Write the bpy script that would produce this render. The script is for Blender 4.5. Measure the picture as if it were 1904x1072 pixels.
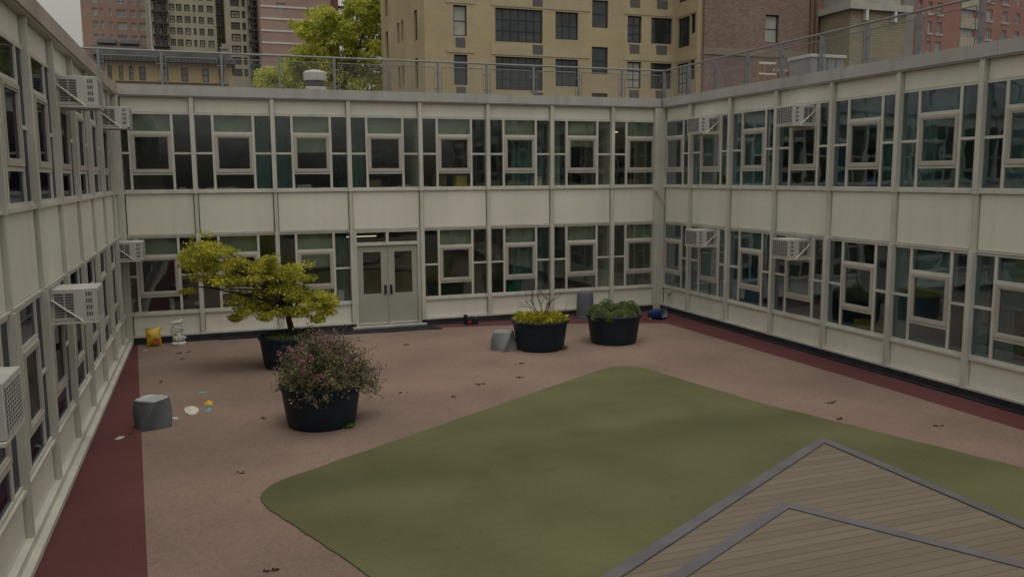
import bpy, math, random
from mathutils import Vector, Matrix
random.seed(7)
R = math.radians
scene = bpy.context.scene
for o in list(bpy.data.objects): bpy.data.objects.remove(o)

# ------------------------------------------------------------------ camera
FPX = 1579.3; CAM = Vector((2.459, -22.543, 5.573))
YAW, PITCH, ROLL = R(19.690), R(-7.495), R(-0.395)
_f = Vector((math.sin(YAW)*math.cos(PITCH), math.cos(YAW)*math.cos(PITCH), math.sin(PITCH)))
_r0 = Vector((math.cos(YAW), -math.sin(YAW), 0)); _u0 = _r0.cross(_f)
_r = math.cos(ROLL)*_r0 + math.sin(ROLL)*_u0; _u = -math.sin(ROLL)*_r0 + math.cos(ROLL)*_u0
cd = bpy.data.cameras.new("camera"); cam = bpy.data.objects.new("camera", cd)
scene.collection.objects.link(cam); scene.camera = cam
cd.sensor_width = 36; cd.lens = FPX/1904*36; cd.clip_start = .05; cd.clip_end = 2000
m = Matrix((_r, _u, -_f)).transposed().to_4x4(); m.translation = CAM; cam.matrix_world = m
def ray(u, v): return _f + _r*((u-952)/FPX) + _u*((536-v)/FPX)
def at(u, v, Y):                      # point on the vertical plane y = Y
    d = ray(u, v); return CAM + d*((Y-CAM.y)/d.y)

# ------------------------------------------------------------------ world, sun, exposure
SUN_EL, SUN_AZ = R(78), R(176)        # azimuth clockwise from +Y
w = bpy.data.worlds.new("World"); scene.world = w; w.use_nodes = True
nt = w.node_tree; nt.nodes.clear()
sky = nt.nodes.new('ShaderNodeTexSky'); sky.sky_type = 'NISHITA'; sky.sun_disc = False
sky.sun_elevation = SUN_EL; sky.sun_rotation = SUN_AZ; sky.dust_density = 5; sky.air_density = 1.6
hs = nt.nodes.new('ShaderNodeHueSaturation'); hs.inputs['Saturation'].default_value = .10
mx = nt.nodes.new('ShaderNodeMix'); mx.data_type = 'RGBA'; mx.blend_type = 'MULTIPLY'; mx.inputs[0].default_value = 1
mx.inputs[7].default_value = (1.0, .97, .88, 1)
bg = nt.nodes.new('ShaderNodeBackground'); bg.inputs[1].default_value = .15
wo = nt.nodes.new('ShaderNodeOutputWorld')
nt.links.new(sky.outputs[0], hs.inputs['Color']); nt.links.new(hs.outputs[0], mx.inputs[6])
nt.links.new(mx.outputs[2], bg.inputs[0]); nt.links.new(bg.outputs[0], wo.inputs[0])
sl = bpy.data.lights.new("sun", 'SUN'); sl.energy = .5; sl.angle = R(80); sl.color = (1, .95, .86)
so = bpy.data.objects.new("sun", sl); scene.collection.objects.link(so)
sd = Vector((math.sin(SUN_AZ)*math.cos(SUN_EL), math.cos(SUN_AZ)*math.cos(SUN_EL), math.sin(SUN_EL)))
so.rotation_euler = sd.to_track_quat('Z', 'Y').to_euler()
scene.view_settings.view_transform = 'Standard'; scene.view_settings.look = 'None'
scene.view_settings.exposure = -0.36; scene.view_settings.gamma = 1

# ------------------------------------------------------------------ materials
def _n(nt, t, **k):
    n = nt.nodes.new(t)
    for a, b in k.items(): setattr(n, a, b)
    return n
def mat(name, col, rough=.7, var=.12, scale=3., metal=0., bump=0., bscale=40., col2=None, fine=0., spec=.3, transl=0., stretch=None, streak=0.):
    m = bpy.data.materials.new(name); m.use_nodes = True; nt = m.node_tree
    b = nt.nodes['Principled BSDF']; b.inputs['Roughness'].default_value = rough; b.inputs['Metallic'].default_value = metal
    b.inputs['Specular IOR Level'].default_value = spec
    tc = _n(nt, 'ShaderNodeTexCoord'); src = tc.outputs['Object']
    if stretch:
        mp = _n(nt, 'ShaderNodeMapping'); mp.inputs['Scale'].default_value = stretch
        nt.links.new(src, mp.inputs[0]); src = mp.outputs[0]
    ns = _n(nt, 'ShaderNodeTexNoise'); ns.inputs['Scale'].default_value = scale; ns.inputs['Detail'].default_value = 6
    nt.links.new(src, ns.inputs['Vector'])
    cr = _n(nt, 'ShaderNodeValToRGB'); cr.color_ramp.elements[0].position = .33; cr.color_ramp.elements[1].position = .67
    c1 = tuple(c*(1-var) for c in col)+(1,); c2 = tuple(min(1, c*(1+var)) for c in (col2 or col))+(1,)
    cr.color_ramp.elements[0].color = c1; cr.color_ramp.elements[1].color = c2
    nt.links.new(ns.outputs['Fac'], cr.inputs[0]); out = cr.outputs[0]
    if fine:
        nf = _n(nt, 'ShaderNodeTexNoise'); nf.inputs['Scale'].default_value = bscale; nf.inputs['Detail'].default_value = 3
        nt.links.new(tc.outputs['Object'], nf.inputs['Vector'])
        mr = _n(nt, 'ShaderNodeMapRange'); mr.inputs[1].default_value = .3; mr.inputs[2].default_value = .7
        mr.inputs[3].default_value = 1-fine; mr.inputs[4].default_value = 1+fine
        nt.links.new(nf.outputs['Fac'], mr.inputs[0])
        vm = _n(nt, 'ShaderNodeVectorMath', operation='SCALE'); nt.links.new(out, vm.inputs[0]); nt.links.new(mr.outputs[0], vm.inputs['Scale'])
        out = vm.outputs[0]
    if streak:
        for sc, st in ((5., (1, 1, .06)), (1.1, (1, 1, .8))):
            mp2 = _n(nt, 'ShaderNodeMapping'); mp2.inputs['Scale'].default_value = st; nt.links.new(tc.outputs['Object'], mp2.inputs[0])
            n2 = _n(nt, 'ShaderNodeTexNoise'); n2.inputs['Scale'].default_value = sc; n2.inputs['Detail'].default_value = 7; nt.links.new(mp2.outputs[0], n2.inputs['Vector'])
            m2 = _n(nt, 'ShaderNodeMapRange'); m2.inputs[1].default_value = .5; m2.inputs[2].default_value = .75; m2.inputs[3].default_value = 1.; m2.inputs[4].default_value = 1-streak
            nt.links.new(n2.outputs['Fac'], m2.inputs[0])
            v2 = _n(nt, 'ShaderNodeVectorMath', operation='SCALE'); nt.links.new(out, v2.inputs[0]); nt.links.new(m2.outputs[0], v2.inputs['Scale']); out = v2.outputs[0]
    nt.links.new(out, b.inputs['Base Color'])
    if bump:
        nb = _n(nt, 'ShaderNodeTexNoise'); nb.inputs['Scale'].default_value = bscale
        nt.links.new(tc.outputs['Object'], nb.inputs['Vector'])
        bp = _n(nt, 'ShaderNodeBump'); bp.inputs['Strength'].default_value = bump; bp.inputs['Distance'].default_value = .01
        nt.links.new(nb.outputs['Fac'], bp.inputs['Height']); nt.links.new(bp.outputs[0], b.inputs['Normal'])
    if transl:
        t = _n(nt, 'ShaderNodeBsdfTranslucent'); nt.links.new(out, t.inputs[0])
        ms = _n(nt, 'ShaderNodeMixShader'); ms.inputs[0].default_value = transl
        nt.links.new(b.outputs[0], ms.inputs[1]); nt.links.new(t.outputs[0], ms.inputs[2])
        nt.links.new(ms.outputs[0], nt.nodes['Material Output'].inputs[0])
    m['out'] = 1
    return m
def brick(name, c1, c2, mortar, w=.22, h=.075, var=.15, row=.0):
    m = bpy.data.materials.new(name); m.use_nodes = True; nt = m.node_tree
    b = nt.nodes['Principled BSDF']; b.inputs['Roughness'].default_value = .9; b.inputs['Specular IOR Level'].default_value = .15
    tc = _n(nt, 'ShaderNodeTexCoord'); sp = _n(nt, 'ShaderNodeSeparateXYZ'); nt.links.new(tc.outputs['Object'], sp.inputs[0])
    ad = _n(nt, 'ShaderNodeMath', operation='ADD'); nt.links.new(sp.outputs[0], ad.inputs[0]); nt.links.new(sp.outputs[1], ad.inputs[1])
    cb = _n(nt, 'ShaderNodeCombineXYZ'); nt.links.new(ad.outputs[0], cb.inputs[0]); nt.links.new(sp.outputs[2], cb.inputs[1])
    bt = _n(nt, 'ShaderNodeTexBrick'); nt.links.new(cb.outputs[0], bt.inputs['Vector'])
    bt.inputs['Scale'].default_value = 1; bt.inputs['Brick Width'].default_value = w; bt.inputs['Row Height'].default_value = h
    bt.inputs['Mortar Size'].default_value = .006 if h < .1 else .02
    bt.inputs['Color1'].default_value = c1+(1,); bt.inputs['Color2'].default_value = c2+(1,); bt.inputs['Mortar'].default_value = mortar+(1,)
    ns = _n(nt, 'ShaderNodeTexNoise'); ns.inputs['Scale'].default_value = .35; ns.inputs['Detail'].default_value = 8; nt.links.new(tc.outputs['Object'], ns.inputs['Vector'])
    mr = _n(nt, 'ShaderNodeMapRange'); mr.inputs[1].default_value = .3; mr.inputs[2].default_value = .7
    mr.inputs[3].default_value = 1-var; mr.inputs[4].default_value = 1+var; nt.links.new(ns.outputs['Fac'], mr.inputs[0])
    vm = _n(nt, 'ShaderNodeVectorMath', operation='SCALE'); nt.links.new(bt.outputs['Color'], vm.inputs[0]); nt.links.new(mr.outputs[0], vm.inputs['Scale'])
    nt.links.new(vm.outputs[0], b.inputs['Base Color'])
    return m
def glass_mat(name, tint, refl=1.0, rough=.02):
    m = bpy.data.materials.new(name); m.use_nodes = True; nt = m.node_tree; nt.nodes.remove(nt.nodes['Principled BSDF'])
    t = _n(nt, 'ShaderNodeBsdfTransparent'); t.inputs[0].default_value = tint+(1,)
    g = _n(nt, 'ShaderNodeBsdfGlossy'); g.inputs['Roughness'].default_value = rough; g.inputs[0].default_value = (.9, .95, 1, 1)
    tc = _n(nt, 'ShaderNodeTexCoord'); ns = _n(nt, 'ShaderNodeTexNoise'); ns.inputs['Scale'].default_value = 1.3
    nt.links.new(tc.outputs['Object'], ns.inputs['Vector'])
    bp = _n(nt, 'ShaderNodeBump'); bp.inputs['Strength'].default_value = .12; bp.inputs['Distance'].default_value = .03
    nt.links.new(ns.outputs['Fac'], bp.inputs['Height']); nt.links.new(bp.outputs[0], g.inputs['Normal'])
    lw = _n(nt, 'ShaderNodeFresnel'); lw.inputs[0].default_value = 1.5
    mu = _n(nt, 'ShaderNodeMath', operation='MULTIPLY'); mu.inputs[1].default_value = refl; mu.use_clamp = True
    nt.links.new(lw.outputs[0], mu.inputs[0])
    mn = _n(nt, 'ShaderNodeMath', operation='MINIMUM'); mn.inputs[1].default_value = .20; nt.links.new(mu.outputs[0], mn.inputs[0])
    ms = _n(nt, 'ShaderNodeMixShader'); nt.links.new(mn.outputs[0], ms.inputs[0])
    nt.links.new(t.outputs[0], ms.inputs[1]); nt.links.new(g.outputs[0], ms.inputs[2])
    nt.links.new(ms.outputs[0], nt.nodes['Material Output'].inputs[0])
    return m
def far_glass(name, col, rough=.08):
    m = mat(name, col, rough=rough, var=.35, scale=.9, spec=.6); return m
def emit(name, col, s):
    m = bpy.data.materials.new(name); m.use_nodes = True; b = m.node_tree.nodes['Principled BSDF']
    b.inputs['Emission Color'].default_value = col+(1,); b.inputs['Emission Strength'].default_value = s; b.inputs['Base Color'].default_value = col+(1,)
    return m
M = {}
M['panel'] = mat('cream_panel', (.665, .655, .58), .55, .05, .7, fine=.015, bscale=9, stretch=(1, 1, .35), streak=.06)
M['frame'] = mat('cream_frame', (.54, .53, .47), .5, .06, 2., streak=.16)
M['fin'] = mat('cream_fin', (.52, .512, .455), .5, .06, 1.5, streak=.18)
M['casement'] = mat('taupe_casement', (.40, .375, .33), .5, .06, 2.)
M['coping'] = mat('grey_metal_coping', (.39, .385, .37), .5, .07, 1.2, streak=.16)
M['coping_taupe'] = mat('taupe_metal_coping', (.40, .35, .32), .5, .07, 1.2, streak=.16)
M['flash'] = mat('black_flashing', (.022, .024, .03), .6, .3, 3)
M['door'] = mat('grey_green_door', (.34, .34, .295), .45, .05, 2)
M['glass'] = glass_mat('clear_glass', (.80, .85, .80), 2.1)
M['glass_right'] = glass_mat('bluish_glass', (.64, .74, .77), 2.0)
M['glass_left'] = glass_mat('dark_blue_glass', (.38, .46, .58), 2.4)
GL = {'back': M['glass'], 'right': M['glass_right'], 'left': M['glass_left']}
M['darkroom'] = mat('dimmed_room_colour', (.12, .125, .14), .9, .15, .6)  # left-wing rooms dimmed through their colour so the windows read dark
M['black'] = mat('black_plastic', (.015, .016, .02), .4, .2, 4)
M['roof'] = mat('roof_membrane', (.2, .2, .19), .9, .1, 1)
M['room'] = mat('room_paint', (.74, .73, .65), .9, .1, .6)
M['roomfloor'] = mat('room_floor', (.34, .32, .27), .6, .15, .8)
M['rail'] = mat('galvanised_rail', (.20, .212, .222), .45, .1, 4, metal=.3)
M['wire'] = mat('galvanised_wire', (.24, .24, .24), .5, .1, 4, metal=.2)
M['ac'] = mat('ac_white', (.49, .49, .465), .5, .05, 3, streak=.2)
M['acdark'] = mat('ac_louvre', (.10, .10, .10), .6, .2, 10)
M['planter'] = mat('dark_green_plastic', (.008, .019, .028), .5, .3, 2.5, bump=.05, bscale=25, spec=.28, streak=.1)
M['soil'] = mat('potting_soil', (.05, .035, .022), .95, .3, 18, bump=.6, bscale=50)
M['moss'] = mat('moss', (.10, .125, .035), .95, .3, 12, bump=.8, bscale=60)
M['bark'] = mat('dark_bark', (.035, .027, .022), .9, .3, 20, bump=.6, bscale=50)
M['twig'] = mat('bare_twig', (.09, .06, .055), .85, .25, 15)
M['maple'] = mat('maple_leaf', (.16, .20, .03), .6, .22, 3.4, col2=(.52, .48, .05), fine=.3, bscale=14, transl=.32)
M['shrub'] = mat('shrub_leaf', (.08, .095, .04), .6, .35, 4.5, col2=(.21, .185, .095), fine=.4, bscale=22, transl=.2)
M['pinkflower'] = mat('pink_flower', (.33, .12, .22), .6, .25, 9, transl=.3)
M['palepink'] = mat('pale_pink_flower', (.30, .19, .19), .6, .25, 9, transl=.3)
M['yellowleaf'] = mat('yellow_leaf', (.26, .25, .02), .6, .35, 7, col2=(.42, .36, .03), fine=.3, bscale=16, transl=.25)
M['greenmound'] = mat('green_mound', (.10, .165, .04), .7, .35, 7, col2=(.18, .25, .075), fine=.35, bscale=25, transl=.2)
M['mounddark'] = mat('mound_core', (.03, .045, .014), .9, .2, 9)
M['weed'] = mat('weed_leaf', (.08, .14, .03), .7, .3, 9)
M['treeleaf'] = mat('spring_leaf', (.36, .40, .06), .7, .2, .6, col2=(.56, .57, .11), fine=.25, bscale=3, transl=.35)
M['stool'] = mat('grey_moulded_plastic', (.105, .118, .13), .5, .1, 4)
M['stooltop'] = mat('pale_plastic', (.36, .39, .37), .6, .12, 9)  # seat in a paler grey than the body
M['stool2'] = mat('light_grey_plastic', (.22, .235, .24), .5, .1, 4)
M['bin'] = mat('grey_bin', (.10, .112, .135), .6, .1, 3)
M['blue'] = mat('blue_plastic', (.008, .028, .11), .35, .15, 4)
M['bluein'] = mat('pale_blue_inside', (.22, .27, .36), .5, .15, 4)
M['yellow'] = mat('yellow_plastic_film', (.48, .33, .015), .35, .15, 6, bump=.4, bscale=9)
M['red'] = mat('red_print', (.32, .05, .025), .4, .15, 6)
M['purple'] = mat('purple_print', (.09, .05, .12), .4, .1, 6)
M['white'] = mat('white_paint', (.62, .62, .60), .5, .08, 6)
M['plaster'] = mat('weathered_plaster', (.50, .51, .47), .7, .2, 14, bump=.3, bscale=30)
M['paper'] = mat('white_paper', (.52, .53, .45), .8, .06, 8)
M['cyan'] = mat('cyan_plastic', (.08, .33, .36), .5, .1, 6)
M['drykeaf'] = mat('dry_leaf', (.06, .035, .02), .8, .3, 20)
M['orange'] = mat('orange_paint', (.30, .17, .07), .6, .15, 6)
M['silver'] = mat('silver_metal', (.30, .31, .32), .4, .1, 2, metal=.4)
M['mat_rubber'] = mat('black_rubber', (.026, .028, .036), .95, .2, 3, spec=.08)

# ------------------------------------------------------------------ mesh helpers
class MB:
    def __init__(s): s.v = []; s.f = []; s.smooth = False
    def quad(s, *p):
        n = len(s.v); s.v += [tuple(q) for q in p]; s.f.append(tuple(range(n, n+len(p))))
    def box(s, x0, x1, y0, y1, z0, z1, T=None):
        if x0 > x1: x0, x1 = x1, x0
        if y0 > y1: y0, y1 = y1, y0
        if z0 > z1: z0, z1 = z1, z0
        c = [(x0,y0,z0),(x1,y0,z0),(x1,y1,z0),(x0,y1,z0),(x0,y0,z1),(x1,y0,z1),(x1,y1,z1),(x0,y1,z1)]
        fl = False
        if T:
            e = [T(*p) for p in c]
            a = Vector(e[1])-Vector(e[0]); b_ = Vector(e[3])-Vector(e[0]); c_ = Vector(e[4])-Vector(e[0])
            fl = a.cross(b_).dot(c_) < 0; c = e
        n = len(s.v); s.v += [tuple(p) for p in c]
        for f in ((0,3,2,1),(4,5,6,7),(0,1,5,4),(1,2,6,5),(2,3,7,6),(3,0,4,7)):
            s.f.append(tuple(n+i for i in (reversed(f) if fl else f)))
        return s
    def tube(s, pts, rads, n=6, cap=True):
        pts = [Vector(p) for p in pts]
        if not hasattr(rads, '__len__'): rads = [rads]*len(pts)
        b0 = len(s.v); prev = None
        for i, p in enumerate(pts):
            d = (pts[min(i+1, len(pts)-1)]-pts[max(i-1, 0)]).normalized()
            a = Vector((0, 0, 1)) if abs(d.z) < .9 else Vector((1, 0, 0))
            if prev is not None: a = prev
            x = (a - d*a.dot(d)).normalized(); y = d.cross(x); prev = x
            for k in range(n):
                t = 2*math.pi*k/n; s.v.append(tuple(p+(x*math.cos(t)+y*math.sin(t))*rads[i]))
        for i in range(len(pts)-1):
            for k in range(n):
                a = b0+i*n+k; b = b0+i*n+(k+1) % n; s.f.append((a, b, b+n, a+n))
        if cap:
            s.f.append(tuple(b0+k for k in reversed(range(n)))); s.f.append(tuple(b0+(len(pts)-1)*n+k for k in range(n)))
        return s
    def loft(s, rings, cap0=True, cap1=True):
        b0 = len(s.v); n = len(rings[0])
        for r in rings: s.v += [tuple(p) for p in r]
        for i in range(len(rings)-1):
            for k in range(n):
                a = b0+i*n+k; b = b0+i*n+(k+1) % n; s.f.append((a, b, b+n, a+n))
        if cap0: s.f.append(tuple(b0+k for k in reversed(range(n))))
        if cap1: s.f.append(tuple(b0+(len(rings)-1)*n+k for k in range(n)))
        return s
    def lathe(s, prof, n=32, c=(0, 0), cap0=True, cap1=True):
        return s.loft([[(c[0]+r*math.cos(2*math.pi*k/n), c[1]+r*math.sin(2*math.pi*k/n), z) for k in range(n)] for r, z in prof], cap0, cap1)
    def poly(s, pts, z0, z1):
        n = len(pts); b = len(s.v); s.v += [(x, y, z0) for x, y in pts]+[(x, y, z1) for x, y in pts]
        area = sum(pts[i][0]*pts[(i+1) % n][1]-pts[(i+1) % n][0]*pts[i][1] for i in range(n))
        t = tuple(b+n+i for i in range(n)); s.f.append(t if area > 0 else t[::-1])
        for i in range(n):
            j = (i+1) % n; q = (b+i, b+j, b+n+j, b+n+i); s.f.append(q if area > 0 else q[::-1])
        return s
    def blob(s, c, r, n=10, m=7, jit=.12, rnd=random):
        rings = []
        for i in range(1, m):
            ph = math.pi*i/m
            rings.append([(c[0]+r[0]*math.sin(ph)*math.cos(2*math.pi*k/n)*(1+rnd.uniform(-jit, jit)), c[1]+r[1]*math.sin(ph)*math.sin(2*math.pi*k/n)*(1+rnd.uniform(-jit, jit)),
                           c[2]-r[2]*math.cos(ph)*(1+rnd.uniform(-jit, jit)*.5)) for k in range(n)])
        return s.loft(rings)
    def leaf(s, p, d, L, W):              # a folded four-point leaf
        d = d.normalized(); a = Vector((random.gauss(0, 1), random.gauss(0, 1), random.gauss(0, 1)))
        x = d.cross(a).normalized(); p = Vector(p)
        n = len(s.v); s.v += [tuple(p), tuple(p+d*L*.5+x*W*.5), tuple(p+d*L), tuple(p+d*L*.5-x*W*.5)]; s.f.append((n, n+1, n+2, n+3))
    def build(s, name, m, parent=None, smooth=False, loc=None, bevel=0):
        me = bpy.data.meshes.new(name); me.from_pydata(s.v, [], s.f); me.update()
        ms = m if isinstance(m, (list, tuple)) else [m]
        for k in ms: me.materials.append(k)
        if smooth:
            for p in me.polygons: p.use_smooth = True
        o = bpy.data.objects.new(name, me); scene.collection.objects.link(o)
        if parent: o.parent = parent
        if loc: o.location = loc
        if bevel:
            b = o.modifiers.new('bevel', 'BEVEL'); b.width = bevel; b.segments = 2; b.limit_method = 'ANGLE'
        return o
def tag(o, label=None, cat=None, group=None, kind=None):
    if label: o['label'] = label
    if cat: o['category'] = cat
    if group: o['group'] = group
    if kind: o['kind'] = kind
    return o
def empty(name, loc, label, cat, group=None, rz=0):
    o = bpy.data.objects.new(name, None); scene.collection.objects.link(o); o.location = loc; o.rotation_euler = (0, 0, rz); o.empty_display_size = .2
    return tag(o, label, cat, group)
def smooth_sharp(o, ang=35):
    for p in o.data.polygons: p.use_smooth = True
    try: o.data.set_sharp_from_angle(angle=R(ang))
    except Exception: pass
    return o
def copy_tree(src, loc, rz=0, label=None, group=None):
    r = src.copy(); scene.collection.objects.link(r); r.location = loc; r.rotation_euler = (0, 0, rz)
    if label: r['label'] = label
    if group: r['group'] = group
    for ch in [c for c in bpy.data.objects if c.parent == src]:
        c = ch.copy(); scene.collection.objects.link(c); c.parent = r
        for g in [g for g in bpy.data.objects if g.parent == ch]:
            d = g.copy(); scene.collection.objects.link(d); d.parent = c
    return r

# ------------------------------------------------------------------ dimensions of the courtyard
XL, XR, B, G = .45, 15.347, 1.9, 1.55
Z0, Z1, Z2, Z3, Z4, Z5, Z6 = 7.80, 7.53, 7.174, 5.272, 4.185, 2.283, 1.746
YF = -23.3                                # the unseen wing behind the camera
TW = {'back': lambda s, d, z: (s, -d, z), 'left': lambda s, d, z: (XL+d, -s, z), 'right': lambda s, d, z: (XR-d, -s, z),
      'front': lambda s, d, z: (s, YF+d, z)}

# ------------------------------------------------------------------ ground sheets
M['tan'] = None
def ground_mat(name, c1, c2, bands=None, fine=.22, fs=55., big=.5, specks=0.):
    m = bpy.data.materials.new(name); m.use_nodes = True; nt = m.node_tree
    b = nt.nodes['Principled BSDF']; b.inputs['Roughness'].default_value = .92; b.inputs['Specular IOR Level'].default_value = .15
    tc = _n(nt, 'ShaderNodeTexCoord')
    def noise(sc, det=5, st=None):
        n = _n(nt, 'ShaderNodeTexNoise'); n.inputs['Scale'].default_value = sc; n.inputs['Detail'].default_value = det
        if st:
            mp = _n(nt, 'ShaderNodeMapping'); mp.inputs['Scale'].default_value = st; mp.inputs['Rotation'].default_value = (0, 0, R(-12))
            nt.links.new(tc.outputs['Object'], mp.inputs[0]); nt.links.new(mp.outputs[0], n.inputs['Vector'])
        else: nt.links.new(tc.outputs['Object'], n.inputs['Vector'])
        return n.outputs['Fac']
    cr = _n(nt, 'ShaderNodeValToRGB'); cr.color_ramp.elements[0].position = .35; cr.color_ramp.elements[1].position = .65
    cr.color_ramp.elements[0].color = c1+(1,); cr.color_ramp.elements[1].color = c2+(1,)
    nt.links.new(noise(big, 6), cr.inputs[0]); out = cr.outputs[0]
    def scale_by(fac, lo, hi, a, bb):
        nonlocal out
        mr = _n(nt, 'ShaderNodeMapRange'); mr.inputs[1].default_value = lo; mr.inputs[2].default_value = hi
        mr.inputs[3].default_value = a; mr.inputs[4].default_value = bb; nt.links.new(fac, mr.inputs[0])
        vm = _n(nt, 'ShaderNodeVectorMath', operation='SCALE'); nt.links.new(out, vm.inputs[0]); nt.links.new(mr.outputs[0], vm.inputs['Scale']); out = vm.outputs[0]
    scale_by(noise(fs, 2), .3, .7, 1-fine, 1+fine)
    scale_by(noise(fs*2.3, 2), .3, .7, 1-fine*.6, 1+fine*.6)
    if bands: scale_by(noise(.55, 4, bands), .42, .6, .93, 1.02)
    scale_by(noise(6, 8), .62, .78, 1.0, .82)            # small stains
    scale_by(noise(.16, 4), .35, .65, .93, 1.06)
    if specks: scale_by(noise(38, 2), .70, .76, 1.0, 1-specks)
    if bands:                                            # broad brushed-over band of turf
        sp = _n(nt, 'ShaderNodeSeparateXYZ'); nt.links.new(tc.outputs['Object'], sp.inputs[0])
        ma = _n(nt, 'ShaderNodeMath', operation='MULTIPLY_ADD'); nt.links.new(noise(.5, 3), ma.inputs[0]); ma.inputs[1].default_value = 1.6; nt.links.new(sp.outputs[1], ma.inputs[2])
        mb2 = _n(nt, 'ShaderNodeMath', operation='MULTIPLY_ADD'); nt.links.new(sp.outputs[0], mb2.inputs[0]); mb2.inputs[1].default_value = .02; nt.links.new(ma.outputs[0], mb2.inputs[2])
        sb2 = _n(nt, 'ShaderNodeMath', operation='ADD'); nt.links.new(mb2.outputs[0], sb2.inputs[0]); sb2.inputs[1].default_value = 10.35
        ab = _n(nt, 'ShaderNodeMath', operation='ABSOLUTE'); nt.links.new(sb2.outputs[0], ab.inputs[0])
        scale_by(ab.outputs[0], .35, .8, .86, 1.0)
    nt.links.new(out, b.inputs['Base Color'])
    bp = _n(nt, 'ShaderNodeBump'); bp.inputs['Strength'].default_value = .35; bp.inputs['Distance'].default_value = .006
    nt.links.new(noise(fs*1.5, 3), bp.inputs['Height']); nt.links.new(bp.outputs[0], b.inputs['Normal'])
    return m
gm = ground_mat('pinkish_rubber_surface', (.166, .118, .096), (.218, .156, .127), fine=.13, fs=26, specks=.5)
rm = ground_mat('dark_red_rubber', (.084, .031, .031), (.112, .043, .044), fine=.10, fs=40)
tm = ground_mat('artificial_turf', (.097, .099, .046), (.117, .116, .057), bands=(.35, 1.6, 1), fine=.2, fs=60, big=.8)
cm = mat('street_asphalt', (.06, .06, .06), .9, .15, .5)
o = MB().poly([(-600, -600), (600, -600), (600, 600), (-600, 600)], -3.5, -3.4).build('ground', cm); tag(o, kind='structure')
o = MB().poly([(XL, 0), (XR, 0), (XR, YF), (XL, YF)], G-.3, G).build('courtyard_floor', gm); tag(o, kind='structure')
b = MB()
b.poly([(XL, 0), (XL, YF), (2.45, YF), (1.63, -12.52), (1.24, -7.31), (.70, -.10), (.70, 0)], G-.01, G+.004)
b.poly([(7.4, 0), (7.4, -.42), (8.25, -.62), (9.41, -.84), (10.31, -.98), (12.23, -1.52), (13.7, -2.05), (14.21, -2.30), (14.32, -6.09), (14.42, -10.03), (14.46, YF), (XR, YF), (XR, 0)], G-.01, G+.004)
o = b.build('pavement', rm); tag(o, kind='structure')
def rounded(pts, rad, n=8):
    out = []; N = len(pts)
    for i in range(N):
        p, a, c = Vector(pts[i]), Vector(pts[i-1]), Vector(pts[(i+1) % N]); r = rad[i]
        if r == 0: out.append(tuple(p)); continue
        p0 = p+(a-p).normalized()*r; p1 = p+(c-p).normalized()*r
        for k in range(n+1):
            t = k/n; q = p0*(1-t)**2+p*2*t*(1-t)+p1*t*t; out.append(tuple(q))
    return out
turf = rounded([(2.74, -11.47), (10.85, -6.28), (11.55, -10.2), (13.35, -15.9), (15.3, -20.5), (6.2, -20.5)], [.75, 1.1, .0, .0, 1, 1])
tj = []
for i, p in enumerate(turf):
    q = turf[(i+1) % len(turf)]; L = math.dist(p, q); n = max(1, int(L/.18))
    for k in range(n):
        t = k/n; tj.append((p[0]+(q[0]-p[0])*t+random.uniform(-.012, .012), p[1]+(q[1]-p[1])*t+random.uniform(-.012, .012)))
o = MB().poly(tj, G-.01, G+.016).build('turf', tm); tag(o, kind='structure')

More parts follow.
